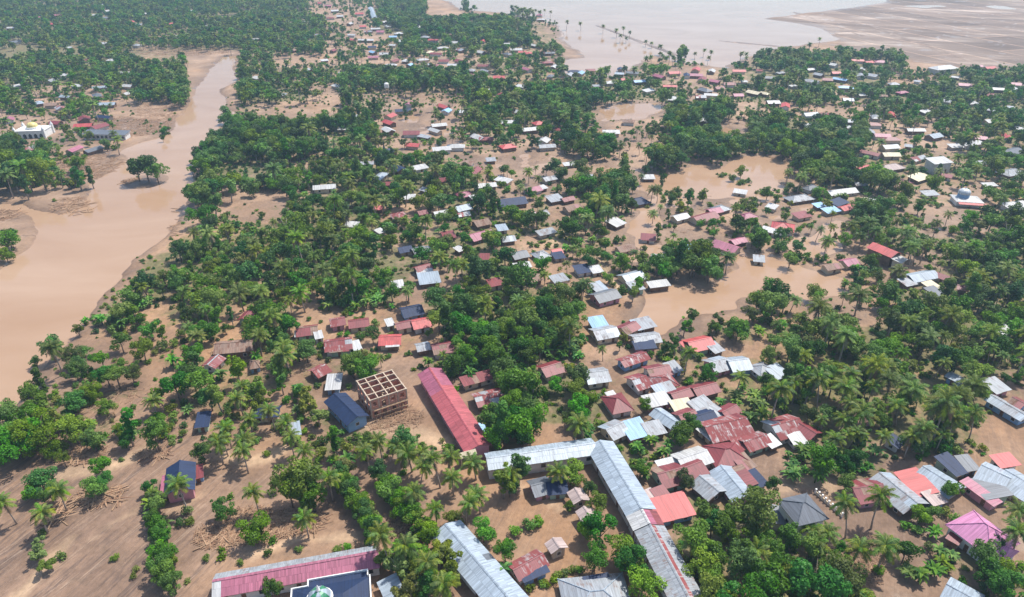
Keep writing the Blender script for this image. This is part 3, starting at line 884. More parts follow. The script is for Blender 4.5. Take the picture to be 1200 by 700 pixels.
# --- the far quarters: centre, roof colour
FAR = """12,32,w 45,20,p 68,17,p 60,27,R 72,28,p 112,17,w 120,5,g 125,12,w 123,20,d 130,25,w 171,15,w 183,14,y 162,28,g 186,35,y 152,25,R 160,52,g 122,50,w 17,48,d 200,27,R 75,86,w 60,93,g 117,101,c 148,99,w 148,108,w 113,110,d 77,112,c
45,119,g 60,121,r 70,125,m 145,84,w 10,138,p 65,142,r 98,137,r 97,144,R 115,145,r 122,135,k 125,120,c 86,173,p 108,173,d 12,155,w 35,172,m 362,80,w 345,57,r 390,58,r
375,3,R 384,6,p 392,12,w 398,18,w 387,20,r 421,15,R 410,27,w 425,30,R 432,36,m 440,33,w 412,40,w 413,46,R 424,46,w 433,46,w 450,25,w 454,30,w 446,36,p 460,42,b 467,38,w 470,47,w 436,54,k 437,60,b 437,66,p 460,52,w 450,62,w 462,70,r 458,75,w 475,70,w
480,75,b 490,31,w 508,46,R 498,42,g 519,55,w 525,40,o 533,49,w 503,60,y 511,62,r 520,70,r 540,57,m 538,70,r 530,75,w 512,76,p 495,69,w 502,75,g 566,47,R 564,60,w 594,51,w 595,62,d 552,81,g 555,87,p 569,82,g 566,76,r 585,89,R
605,57,w 612,60,R 620,61,R 626,52,w 637,60,m 644,61,d 632,16,p 634,22,w 642,71,r 649,76,w 617,80,p 645,88,d 673,82,k 680,84,b 692,80,r 667,86,g 726,85,c 727,79,k 750,94,b 733,92,R 717,95,w 741,84,d 773,88,p 790,84,R 785,100,R 789,114,w 805,87,k 816,80,R 816,87,p 823,91,r
834,82,w 866,82,R 838,94,p 843,102,r 855,97,r 826,104,d 821,112,m 833,110,w 865,110,p 903,90,d 884,107,y 895,108,y 906,118,w 921,122,R 950,80,w 960,86,g 952,94,g 976,74,w 980,84,R 970,92,r 985,92,b 992,101,b 994,115,c 1005,70,R 1018,72,R 1010,80,w 1009,87,g 1023,87,g 1033,71,p 1048,97,g 1058,107,p
1096,79,p 1145,76,q 1160,78,R 1131,98,p 1170,103,w 1190,103,w 1193,97,p 1166,128,g 1159,140,w 1145,165,w 1135,167,w 1180,158,R 1150,160,p 1044,132,R 1027,135,g 1024,144,r 1073,151,w 1095,157,g 1020,153,g 1045,161,r 1043,170,w 1044,179,y 992,140,g 998,147,g 950,132,c 948,145,w 968,132,m
457,133,R 456,141,R 472,127,k 480,120,p 455,150,w 482,153,r 484,168,R 510,150,w 514,144,w 520,123,R 523,128,b 467,195,k 445,205,g 415,225,r 517,172,w 534,169,w 561,159,w 570,161,r 597,141,w 595,169,R 621,149,w 631,142,R 637,162,w 641,169,g 380,217,w 716,152,w 737,140,o 805,136,w 824,140,w 1020,178,r 1034,157,q"""
for tok in FAR.split():
    a = tok.split(",")
    x, y, code = float(a[0]), float(a[1]), a[2]
    ln = random.uniform(8, 12.5); wd = random.uniform(6, 8.5)
    an = random.choice([0.1, -0.2, 0.35, 1.3, -0.9]) + random.uniform(-0.15, 0.15)
    gx, gy = P(x, y, 4)
    dx, dy = math.cos(an) * ln / 2, math.sin(an) * ln / 2
    p1 = PROJ(gx - dx, gy - dy, 4.0); p2 = PROJ(gx + dx, gy + dy, 4.0)
    house(p1[0], p1[1], p2[0], p2[1], wd, code, random.choice("GGGH"), hw=2.4)

# ------------------------------------------------------------------ particular buildings
def reg(t, phrase, cat, px, py, group=None, exact=True):
    THINGS.append((t, phrase, cat, group, px, py, exact))

def guard(px, py, rx, ry):
    ROOFPX.append((px, py, rx, ry))

def wing(t, x1, y1, x2, y2, w, hw, ca, cb, pitch=0.36, wall="plaster", n=None, rows=2, wins=True, endcap="r_white"):
    """one straight wing of a long building: gabled, ridge seen from x1,y1 to x2,y2 in the photo; ca / cb (u) colour the two slopes"""
    rise = pitch * w / 2
    zt = hw + rise + float(t.location.z)
    ax, ay = P(x1, y1, zt); bx, by = P(x2, y2, zt)
    L = math.hypot(bx - ax, by - ay); rz = math.atan2(by - ay, bx - ax)
    cx, cy = (ax + bx) / 2 - t.location.x, (ay + by) / 2 - t.location.y
    X, Y = L / 2, w / 2
    hl, hh = X - 0.25, Y - 0.9
    zr = lambda yy: hw + rise * (1 - abs(yy) / Y) - 0.14
    wb = MB().add([(-hl, -hh, -0.5), (hl, -hh, -0.5), (hl, hh, -0.5), (-hl, hh, -0.5), (-hl, -hh, zr(hh)), (hl, -hh, zr(hh)), (hl, hh, zr(hh)), (-hl, hh, zr(hh)), (-hl, 0, zr(0)), (hl, 0, zr(0))],
                  [(0, 3, 2, 1), (0, 1, 5, 4), (2, 3, 7, 6), (1, 2, 6, 9, 5), (3, 0, 4, 8, 7), (4, 5, 9, 8), (6, 7, 8, 9)])
    wo = wb.build("wall", M(wall), t); wo.location = (cx, cy, 0); wo.rotation_euler = (0, 0, rz)
    A = quadfun((-X, 0, hw + rise), (X, 0, hw + rise), (-X, -Y, hw), (X, -Y, hw))
    B = quadfun((-X, 0, hw + rise), (X, 0, hw + rise), (-X, Y, hw), (X, Y, hw))
    rb = MB()
    for f in (A, B):
        rb.slab([f(0, 0), f(1, 0), f(1, 1), f(0, 1)], 0.1)
    roof = rb.build("roof", M("wood"), t); roof.location = (cx, cy, 0); roof.rotation_euler = (0, 0, rz)
    n = n or max(3, round(L / 3.0))
    for f, cf in ((A, ca), (B, cb)):
        for r in range(rows):
            for i in range(n):
                u0, u1, v0, v1 = i / n, (i + 1) / n, r / rows, (r + 1) / rows
                z = 0.05 + 0.03 * (i % 2) + 0.03 * ((r + 1) % 2) + random.uniform(-0.01, 0.01)
                key = cf((i + 0.5) / n, r)
                q = [f(u0 - 0.002, v0), f(u1 + 0.002, v0), f(u1 + 0.002, v1 + 0.004), f(u0 - 0.002, v1 + 0.004)]
                MB().slab([(p[0], p[1], p[2] + z) for p in q], 0.035).build("roof_sheet", M(key), roof)
    zz = hw + rise
    MB().slab([(-X, -0.35, zz + 0.06), (X, -0.35, zz + 0.06), (X, 0, zz + 0.2), (-X, 0, zz + 0.2)], 0.03).slab(
        [(-X, 0, zz + 0.2), (X, 0, zz + 0.2), (X, 0.35, zz + 0.06), (-X, 0.35, zz + 0.06)], 0.03).build("ridge_cap", M(ca(0.5, 0)), roof)
    if wins:
        k = max(2, int(L / 4.0))
        for sy in (-1, 1):
            for i in range(k):
                lx = -hl + (i + 0.5) * 2 * hl / k; ly = sy * hh
                gx = cx + lx * math.cos(rz) - ly * math.sin(rz); gy = cy + lx * math.sin(rz) + ly * math.cos(rz)
                if i % 3 == 1:
                    put_door(t, gx, gy, 0.05, rz + (0 if sy < 0 else math.pi))
                else:
                    put_window(t, gx, gy, hw * 0.52, rz, 1.3)
    FOOT.append((cx + t.location.x, cy + t.location.y, rz, X + 1, Y + 1))
    for k in range(int(L / 6) + 1):
        u = k / max(1, int(L / 6))
        guard(x1 + (x2 - x1) * u, y1 + (y2 - y1) * u + 4, w * 2.0, w * 1.3)
    return rz

def base_at(px, py, z=0.0):
    x, y = P(px, py, z)
    return (x, y, max(float(height_at(x, y)), WATER_Z - 0.1) - 0.05)

# long red hall
t = empty("long_hall", base_at(530, 490))
wing(t, 503, 431, 561, 522, 8.2, 3.6, lambda u, r: "r_mauve" if u < 0.3 else "r_rose", lambda u, r: "r_mauve" if u < 0.25 else "r_rose", wall="plaster_pink", n=16)
ex, ey = P(553, 519, 4.0)
rzh = math.atan2(P(562, 523, 5)[1] - P(502, 431, 5)[1], P(562, 523, 5)[0] - P(502, 431, 5)[0])
pc = MB().slab([(-2.4, -1.2, 0), (2.4, -1.2, 0), (2.4, 0, 0.9), (-2.4, 0, 0.9)], 0.1).slab([(-2.4, 0, 0.9), (2.4, 0, 0.9), (2.4, 1.2, 0), (-2.4, 1.2, 0)], 0.1)
for sx in (-2.2, 2.2):
    pc.box(sx - 0.12, sx + 0.12, -1.1, -0.9, -3.6, 0); pc.box(sx - 0.12, sx + 0.12, 0.9, 1.1, -3.6, 0)
po = pc.build("porch", M("r_cream"), t); po.location = (ex - t.location.x - 1.0, ey - t.location.y - 4.5, 3.7); po.rotation_euler = (0, 0, rzh + math.pi / 2)
reg(t, "long coral red roofed hall with a mauve far end beside the roofless brick shell", "hall", 530, 480)

# school: two wings joined in an L
t = empty("school_building", base_at(700, 560))
cl = lambda u, r: "r_clean"
wing(t, 570, 537, 697, 519, 7.0, 3.8, lambda u, r: "r_clean", cl, n=18)
wing(t, 703, 516, 752, 596, 8.2, 3.9, cl, lambda u, r: "r_clean", n=15)
stripes = ["r_zinc"]
wing(t, 752, 597, 761, 614, 8.0, 4.05, lambda u, r: "r_white", lambda u, r: "r_red" if r else "r_mauve", n=4)
wing(t, 761, 614, 822, 728, 7.8, 3.85, lambda u, r: random.choice(stripes), lambda u, r: "r_patch" if r == 0 else "r_zinc", n=24, rows=3)
reg(t, "pale grey L-shaped school building enclosing the muddy courtyard", "school", 690, 545)
guard(690, 530, 34, 18)

# grey long building at the lower edge
t = empty("long_shed", base_at(555, 660))
wing(t, 522, 614, 606, 712, 8.6, 3.5, lambda u, r: "r_clean", lambda u, r: "r_grey" if 0.42 < u < 0.5 and r == 1 else "r_clean", n=14)
reg(t, "pale grey long shed with one dark roof sheet at the lower edge", "shed", 558, 660)

# pink hall
t = empty("pink_hall", base_at(345, 668))
wing(t, 249, 681, 443, 646, 6.8, 3.4, lambda u, r: "r_white" if u < 0.06 else "r_pink", lambda u, r: "r_zinc", wall="plaster", n=19, pitch=0.5)
reg(t, "long hall with a pink front roof slope at the lower edge", "hall", 345, 670)

# black roofed house and its lean-tos
house(211, 541, 209, 573, 8, "k", "G", hw=3.2, label="navy black gabled house standing alone in the mud", wall="plaster_pink", pitch=0.5)
house(197, 556, 194, 577, 3.2, "p", "S", hw=2.2, pitch=0.3)
house(225, 554, 237, 551, 5.5, "r", "S", hw=2.0, pitch=0.3)
house(392, 462, 419, 489, 8, "k", "G", hw=3.4, label="large navy black roofed house beside the roofless brick shell", wall="plaster_blue")
house(252, 404, 296, 400, 9, "o", "G", hw=3.2, label="long rusty brown roofed longhouse among palms", wall="wall_wood")
for a in ((674, 572, 682, 586), (684, 594, 696, 612), (648, 631, 656, 643)):
    house(*a, 5, "l", "G", hw=2.6, wall="concrete", cat="shed", name="courtyard_shed")
house(1023, 285, 1052, 297, 8.5, "R", "G", hw=5.0, label="tall red roofed hall by the flooded lane", wall="wall_wood", cat="hall", name="tall_hall")
house(1050, 306, 1058, 301, 5, "w", "S", hw=4.0, wall="plaster_cream")
house(905, 259, 932, 263, 11, "R", "H", label="coral red hip roofed house with a white porch", wall="plaster")
house(1090, 188, 1112, 186, 9, "w", "S", hw=6.2, label="two storey house with a flat white roof", wall="plaster")
house(760, 331, 784, 328, 5, "w", "S", hw=2.6, wall="wall_wood", label="long narrow white roofed shed at the pool's upper edge", cat="shed", name="long_shed")
house(1094, 78, 1119, 76, 13, "w", "H", hw=4.5, label="big white hip roofed building at the edge of the brown fields", cat="building", name="building")
house(434, 8, 439, 20, 8, "c", "G", hw=4.0)
sp = house(446, 176, 462, 172, 8, "k", "H", hw=3, label="dark roofed house with a pointed spire", wall="wall_wood")
MB().lathe([(1.3, 3.6), (0.8, 5.0), (0.35, 7.0), (0.08, 10.0)], 8, (-2.5, 0)).build("spire", M("r_navy"), sp)

# pink villa, white villa
house(1129, 597, 1183, 636, 11.5, "v", "H", hw=3.8, label="big pink roofed villa with white walls", wall="white", pitch=0.6)
house(1172, 636, 1189, 647, 7, "v", "H", hw=3.2, wall="white", pitch=0.6)
house(924, 594, 960, 586, 9.5, "d", "H", hw=6.6, label="white two storey villa with a dark grey hipped roof", wall="white", pitch=0.5)
house(904, 600, 934, 606, 6, "d", "S", hw=3.0, wall="plaster")
t = empty("balustrade", base_at(972, 592))
a0, b0 = P(956, 576, 1), P(987, 604, 1)
for i in range(9):
    u = i / 8
    x, y = a0[0] + (b0[0] - a0[0]) * u - t.location.x, a0[1] + (b0[1] - a0[1]) * u - t.location.y
    MB().box(x - 0.16, x + 0.16, y - 0.16, y + 0.16, -0.3, 1.5).box(x - 0.22, x + 0.22, y - 0.22, y + 0.22, 1.5, 1.65).build("post", M("white"), t)
ln = MB(); 
x0, y0, x1, y1 = a0[0] - t.location.x, a0[1] - t.location.y, b0[0] - t.location.x, b0[1] - t.location.y
nx, ny = -(y1 - y0), (x1 - x0); nl = math.hypot(nx, ny); nx, ny = nx / nl * 0.12, ny / nl * 0.12
ln.slab([(x0 - nx, y0 - ny, 0.9), (x1 - nx, y1 - ny, 0.9), (x1 + nx, y1 + ny, 0.9), (x0 + nx, y0 + ny, 0.9)], 1.2)
ln.build("low_wall", M("plaster_cream"), t)
reg(t, "white posted garden wall beside the dark hip roofed villa", "wall", 972, 590)

# ---------------- roofless brick shell of a two storey house
c = [np.array(P(px, py, 7.2)) for px, py in ((417, 447), (458, 435), (477, 455), (435, 470))]   # left, far, right, near
uv = ((c[3] - c[0]) + (c[2] - c[1])) / 2
vv = ((c[1] - c[0]) + (c[2] - c[3])) / 2
cen = sum(c) / 4
rz = math.atan2(vv[1], vv[0])
LX, LY = float(np.hypot(*vv)), float(np.hypot(*uv)) 
t = empty("brick_shell_house", (cen[0], cen[1], float(height_at(*cen)) - 0.05), rz)
X, Y = LX / 2, LY / 2
xs = [-X, -0.55 * X, 0.0, 0.5 * X, X]; ys = [-Y, -0.5 * Y, 0.1 * Y, 0.6 * Y, Y]
for x in xs:
    for y in ys:
        MB().box(x - 0.16, x + 0.16, y - 0.16, y + 0.16, -0.4, 7.0).build("column", M("concrete"), t)
def bar(a, b, z0, z1, wd, name, mat):
    (xa, ya), (xb, yb) = a, b
    dx, dy = xb - xa, yb - ya; l = math.hypot(dx, dy); ox, oy = -dy / l * wd, dx / l * wd
    MB().slab([(xa - ox, ya - oy, z1), (xb - ox, yb - oy, z1), (xb + ox, yb + oy, z1), (xa + ox, ya + oy, z1)], z1 - z0).build(name, M(mat), t)
for i, x in enumerate(xs):
    bar((x, -Y - 0.3), (x, Y + 0.3), 7.01, 7.3 + 0.004 * i, 0.17, "beam", "concrete")
    bar((x, -Y), (x, Y), 3.3, 3.6 + 0.004 * i, 0.16, "beam", "concrete")
for i, y in enumerate(ys):
    bar((-X - 0.3, y), (X + 0.3, y), 7.02, 7.32 + 0.004 * i, 0.17, "beam", "concrete")
    bar((-X, y), (X, y), 3.31, 3.62 + 0.004 * i, 0.16, "beam", "concrete")
for z0, z1 in ((-0.3, 3.28), (3.64, 6.98)):
    for side in range(4):
        for i in range(4):
            for j, (f0, f1, g0, g1) in enumerate(((0.06, 0.28, 0, 1), (0.72, 0.94, 0, 1), (0.28, 0.72, 0, 0.3), (0.28, 0.72, 0.78, 1))):
                if side % 2 == 0 and i == 1 and j == 2: continue
                k = ys if side < 2 else xs
                p0 = k[i] + (k[i + 1] - k[i]) * f0; p1 = k[i] + (k[i + 1] - k[i]) * f1
                o = (-1 if side % 2 == 0 else 1) * (X if side < 2 else Y)
                a, b = ((o, p0), (o, p1)) if side < 2 else ((p0, o), (p1, o))
                bar(a, b, z0 + (z1 - z0) * g0, z0 + (z1 - z0) * g1, 0.1, "brick_wall", "brick")
for x in xs[1:4]:
    for i in ((0, 1, 3) if x > 0.1 else (0, 2, 3)):
        bar((x, ys[i] + 0.25), (x, ys[i + 1] - 0.25), -0.3, 6.9, 0.09, "brick_wall", "brick")
for y in ys[1:4]:
    for i in ((0, 3) if y < 0 else (0, 1, 3)):
        bar((xs[i] + 0.25, y), (xs[i + 1] - 0.25, y), -0.3, 6.9, 0.09, "brick_wall", "brick")
MB().box(-X + 0.3, -0.55 * X - 0.3, -Y + 0.3, Y - 0.3, 3.4, 3.55).build("floor_slab", M("concrete"), t)
for i in range(7):
    x = -X + 1 + i * (LX - 2) / 6
    MB().tube([(x, -Y - 1.4, -0.4), (x + 0.1, -Y - 1.3, 5.0)], [0.06, 0.05], 5).build("scaffold_pole", M("wood"), t)
for z in (2.1, 4.0):
    MB().box(-X + 0.5, X - 0.3, -Y - 1.6, -Y - 1.1, z, z + 0.07).build("scaffold_plank", M("wood"), t)
FOOT.append((cen[0], cen[1], rz, X + 1.5, Y + 2.5)); guard(447, 462, 34, 28)
reg(t, "unfinished roofless brick house shell with concrete ring beams", "building", 447, 460)

# ---------------- domed buildings
def dome_prof(r, z, k=1.15, n=9, onion=0.0):
    out = []
    for i in range(n):
        a = math.pi / 2 * i / (n - 1)
        out.append((max(0.04, r * math.cos(a) * (1 + onion * math.sin(2 * a))), z + r * k * math.sin(a)))
    return out

def pier(t, x, y, z1, r=0.45, mat="white"):
    MB().box(x - r, x + r, y - r, y + r, -0.4, z1).lathe([(r * 1.3, z1), (r * 0.9, z1 + 0.8), (r * 0.4, z1 + 1.6), (0.05, z1 + 3.0)], 8, (x, y)).build("minaret", M(mat), t)

# green-domed prayer house with navy roof
bx, by = P(388, 705, 4.6)
rzp = math.atan2(P(442, 643, 4)[1] - P(249, 676, 4)[1], P(442, 643, 4)[0] - P(249, 676, 4)[0])
t = empty("prayer_house", (bx, by, float(height_at(bx, by)) - 0.05), rzp)
MB().box(-8.5, 8.5, -7, 6, -0.4, 4.2).box(-5.0, 8.3, 6.01, 8.5, -0.4, 4.15).build("wall", M("white"), t)
MB().slab([(-3, 0.5, 6.0), (3, 0.5, 6.0), (9.2, 6.6, 4.3), (-9.2, 6.6, 4.3)], 0.15).slab([(3, -1.5, 6.0), (-3, -1.5, 6.0), (-9.2, -7.6, 4.3), (9.2, -7.6, 4.3)], 0.15).slab(
    [(3, 0.5, 6.0), (3, -1.5, 6.0), (9.2, -7.6, 4.3), (9.2, 6.6, 4.3)], 0.15).slab([(-3, -1.5, 6.0), (-3, 0.5, 6.0), (-9.2, 6.6, 4.3), (-9.2, -7.6, 4.3)], 0.15).slab(
    [(-3, -1.5, 6.0), (3, -1.5, 6.0), (3, 0.5, 6.0), (-3, 0.5, 6.0)], 0.15).slab([(-5.4, 6.62, 4.28), (8.7, 6.62, 4.28), (8.7, 8.8, 4.2), (-5.4, 8.8, 4.2)], 0.15).build("roof", M("r_navy"), t)
for q in ((-9.5, -9.2, -7.9, 6.9), (9.2, 9.5, -7.9, 6.9), (-9.2, -5.4, 6.62, 6.9), (-5.7, -5.4, 6.9, 9.1), (8.7, 9.0, 6.9, 9.1), (-5.4, 8.7, 8.8, 9.1)):
    MB().box(*q, 3.9, 4.75).build("parapet", M("white"), t)
dm = MB()
prof = dome_prof(2.6, 6.0, 0.9, 7)
vs, fs = [], []
n = 8
for r, z in prof:
    for k in range(n):
        a = 2 * math.pi * (k + 0.5) / n
        vs.append((-2.2 + r * math.cos(a), 0.2 + r * math.sin(a), z))
dm.add(vs, [])
for i in range(len(prof) - 1):
    for k in range(n):
        dm.f.append((i * n + k, i * n + (k + 1) % n, (i + 1) * n + (k + 1) % n, (i + 1) * n + k)); dm.mi.append(k % 2)
do = dm.build("dome", [M("r_green"), M("r_clean")], t)
MB().lathe([(0.4, 8.2), (0.45, 8.6), (0.3, 9.0), (0.06, 10.0)], 8, (-2.2, 0.2)).build("finial", M("white"), do)
MB().lathe([(2.8, 5.2), (2.85, 6.02), (2.6, 6.06)], 16, (-2.2, 0.2)).build("drum", M("white"), t)
for ch in t.children:
    if ch.name.split(".")[0] in ("wall", "roof", "parapet"):
        ch.scale = (0.9, 0.74, 1)
FOOT.append((bx, by, rzp, 10, 8.5)); guard(385, 692, 46, 14)
reg(t, "navy roofed prayer house with a green and white dome", "mosque", 385, 692)

# white mosque with yellow dome, far left bank
bx, by = P(41, 160)
t = empty("white_mosque", (bx, by, float(height_at(bx, by)) - 0.05), 0.12); t.scale = (0.9, 0.9, 0.78)
MB().box(-10, 10, -6, 8, -0.4, 6.0).box(-10.3, 10.3, -6.3, 8.3, 6.0, 6.7).build("wall", M("white"), t)
for i in range(5):
    x = -7.6 + i * 3.8
    MB().box(x - 1.1, x + 1.1, -6.12, -5.95, 0.2, 3.2).lathe([(1.1, 3.2), (0.9, 3.9), (0.5, 4.3), (0.05, 4.5)], 10, (x, -5.2)).build("arch", M("dark"), t)
for x, y in ((-10, -6), (10, -6), (-10, 8), (10, 8)):
    pier(t, x, y, 8.0, 0.8)
MB().lathe([(4.6, 6.6), (4.6, 8.2)], 20, (0, 1)).build("drum", M("white"), t)
d = MB().lathe(dome_prof(3.7, 8.2, 1.05, 9, 0.06), 20, (0, 1)).build("dome", M("r_yellow"), t, True)
MB().lathe([(0.3, 11.9), (0.3, 12.6), (0.05, 14.0)], 6, (0, 1)).build("finial", M("white"), d)
FOOT.append((bx, by, 0, 13, 11)); guard(40, 148, 22, 16)
reg(t, "white mosque with a yellow dome and corner turrets", "mosque", 40, 148)
# long row of white rooms
h = house(99, 153, 149, 154, 8, "d", "S", hw=4.0, wall="white", label="long low white row of rooms with dark openings", cat="building", name="row_building")
Lr = math.hypot(P(149, 154, 4)[0] - P(99, 153, 4)[0], P(149, 154, 4)[1] - P(99, 153, 4)[1])
for i in range(10):
    put_window(h, -Lr / 2 + 2 + i * (Lr - 4) / 9, -3.46, 2.2, 0, 1.6)
# silver domed mosque
bx, by = P(1131, 240)
t = empty("silver_mosque", (bx, by, float(height_at(bx, by)) - 0.05), -0.2); t.scale = (0.7, 0.7, 0.62)
MB().box(-8.5, 8.5, -6, 7, -0.4, 4.6).build("wall", M("white"), t)
MB().slab([(-4.5, 0.5, 6.6), (4.5, 0.5, 6.6), (9.5, -7, 4.5), (-9.5, -7, 4.5)], 0.12).slab([(4.5, 0.5, 6.6), (-4.5, 0.5, 6.6), (-9.5, 8, 4.5), (9.5, 8, 4.5)], 0.12).slab(
    [(4.5, 0.5, 6.6), (9.5, 8, 4.5), (9.5, -7, 4.5)], 0.12).slab([(-4.5, 0.5, 6.6), (-9.5, -7, 4.5), (-9.5, 8, 4.5)], 0.12).build("roof", M("r_white"), t)
MB().slab([(-8, -7.1, 4.2), (11, -7.1, 4.2), (11, -9.6, 3.4), (-8, -9.6, 3.4)], 0.1).build("awning", M("r_coral"), t)
MB().lathe([(4.0, 5.5), (4.0, 8.6)], 18, (-2.5, 1.5)).build("drum", M("plaster_blue"), t)
d = MB().lathe(dome_prof(4.2, 8.6, 1.05, 9, 0.08), 20, (-2.5, 1.5)).build("dome", M("r_silver"), t, True)
MB().lathe([(0.3, 13), (0.3, 13.6), (0.05, 15)], 6, (-2.5, 1.5)).build("finial", M("r_silver"), d)
FOOT.append((bx, by, 0, 12, 11)); guard(1130, 226, 26, 20)
reg(t, "mosque with a silver dome and white hipped roof", "mosque", 1130, 226)
# mast and water tower
bx, by = P(279, 10)
t = empty("radio_mast", (bx, by, float(height_at(bx, by)) - 0.05))
for sx, sy in ((-1, -1), (1, -1), (1, 1), (-1, 1)):
    MB().tube([(sx * 1.6, sy * 1.6, -0.5), (sx * 0.5, sy * 0.5, 46)], [0.3, 0.16], 5).build("leg", M("white"), t)
for k in range(10):
    z = 2 + k * 4.4; r = 1.6 - 1.1 * z / 46
    b = MB()
    for a in range(4):
        p = [(-r, -r), (r, -r), (r, r), (-r, r)]
        b.tube([(*p[a], z), (*p[(a + 1) % 4], z + 2.2)], [0.12, 0.12], 4)
    b.build("brace", M("white"), t)
reg(t, "white lattice mast rising above the far forest", "mast", 278, 4)
bx, by = P(454, 112)
t = empty("water_tower", (bx, by, float(height_at(bx, by)) - 0.05))
for sx, sy in ((-1, -1), (1, -1), (1, 1), (-1, 1)):
    MB().tube([(sx * 1.3, sy * 1.3, -0.5), (sx * 1.1, sy * 1.1, 6)], [0.2, 0.2], 5).build("leg", M("concrete"), t)
MB().lathe([(1.9, 6), (2.0, 6.2), (2.0, 9.0), (1.4, 9.7), (0.1, 10)], 14).build("tank", M("white"), t)
reg(t, "pale water tank on legs below the town", "water tower", 454, 106)

# ------------------------------------------------------------------ plants: shapes shared by all copies
def leaf_mesh(name, V, F4, tint, mats, mi=None):
    me = bpy.data.meshes.new(name)
    V = np.asarray(V, np.float32); F4 = np.asarray(F4, np.int32)
    me.vertices.add(len(V)); me.vertices.foreach_set("co", V.ravel())
    me.loops.add(F4.size); me.loops.foreach_set("vertex_index", F4.ravel())
    me.polygons.add(len(F4)); me.polygons.foreach_set("loop_start", np.arange(0, F4.size, 4, dtype=np.int32))
    for m in (mats if isinstance(mats, list) else [mats]):
        me.materials.append(m)
    if mi is not None:
        me.polygons.foreach_set("material_index", mi)
    me.update(calc_edges=True)
    at = me.attributes.new("tint", 'FLOAT', 'POINT')
    at.data.foreach_set("value", np.asarray(tint, np.float32))
    return me

def unit(v):
    return v / (np.linalg.norm(v, axis=-1, keepdims=True) + 1e-9)

def leaf_cloud(clumps, n, size, rng, aspect=0.6, inner=0.55):
    C = np.array(clumps)
    p = C[:, 3] ** 2
    k = rng.choice(len(C), n, p=p / p.sum())
    d = unit(rng.normal(size=(n, 3)) + np.array([0, 0, 0.35]))
    rad = C[k, 3] * (inner + (1 - inner) * rng.random(n) ** 0.5)
    c = C[k, :3] + d * rad[:, None] * np.array([1, 1, 0.85])
    nrm = unit(d * 0.8 + rng.normal(size=(n, 3)) * 0.55 + np.array([0, 0, 0.35]))
    tg = unit(np.cross(nrm, rng.normal(size=(n, 3))))
    bt = np.cross(nrm, tg)
    s = size * (0.55 + 0.8 * rng.random(n))[:, None]
    a, b = tg * s * 0.5, bt * s * 0.5 * aspect
    V = np.stack([c - a, c + b - a * 0.1, c + a, c - b - a * 0.1], 1).reshape(-1, 3)
    ct = rng.random(len(C))
    tint = np.clip(0.55 * ct[k] + 0.45 * rng.random(n), 0, 1)
    return V, np.arange(4 * n).reshape(n, 4), np.repeat(tint, 4)

def crown_clumps(rx, rz, zc, n, rc, rng, flat=False):
    out = []
    for i in range(n):
        d = unit(rng.normal(size=3) + np.array([0, 0, 0.25]))
        f = (0.45 + 0.55 * rng.random()) if i > n // 5 else 0.3 * rng.random()
        z = zc + d[2] * rz * f
        f2 = f * (1.0 + 0.25 * rng.random())
        out.append((d[0] * rx * f2, d[1] * rx * f2, z, rc * (0.5 + 0.75 * rng.random())))
    return out

def trunk_mesh(name, h, r0, mat, rng, limbs=3, spread=1.5, lean=0.3):
    b = MB()
    top = (rng.normal() * lean, rng.normal() * lean, h)
    b.tube([(0, 0, -0.8), (top[0] * 0.2, top[1] * 0.2, h * 0.35), (top[0] * 0.6, top[1] * 0.6, h * 0.7), top], [r0 * 1.25, r0 * 0.9, r0 * 0.65, r0 * 0.4], 7)
    for i in range(limbs):
        a = 2 * math.pi * (i + rng.random() * 0.6) / max(1, limbs)
        z = h * (0.5 + 0.12 * i)
        b.tube([(top[0] * z / h, top[1] * z / h, z), (math.cos(a) * spread * 0.6, math.sin(a) * spread * 0.6, z + spread * 0.6), (math.cos(a) * spread, math.sin(a) * spread, z + spread * 1.3)], [r0 * 0.5, r0 * 0.35, r0 * 0.15], 5)
    return b.mesh(name, M(mat), True)

PROTO = {}   # kind -> list of variants; each a dict trunk, crown{near, mid, far}, h (crown centre), r

def make_tree_variant(kind, mat, rx, rz, hc, ncl, rc, seed, bark="bark", leaf=0.55, dens=1.0, limbs=4, lean=0.3, droop=False):
    rng = np.random.default_rng(seed)
    cl = crown_clumps(rx, rz, hc, ncl, rc, rng)
    cr = {}
    for lod, n, s in (("near", int(2700 * dens), leaf), ("mid", int(1500 * dens), leaf * 1.25), ("far", int(420 * dens), leaf * 2.2)):
        V, F, T = leaf_cloud(cl, n, s, rng)
        cr[lod] = leaf_mesh("crown", V, F, T, M(mat))
    tk = trunk_mesh("trunk", hc * 1.02, 0.11 + 0.022 * hc, bark, rng, limbs, rx * 0.55, lean)
    PROTO.setdefault(kind, []).append(dict(trunk=tk, crown=cr, h=hc, r=rx))

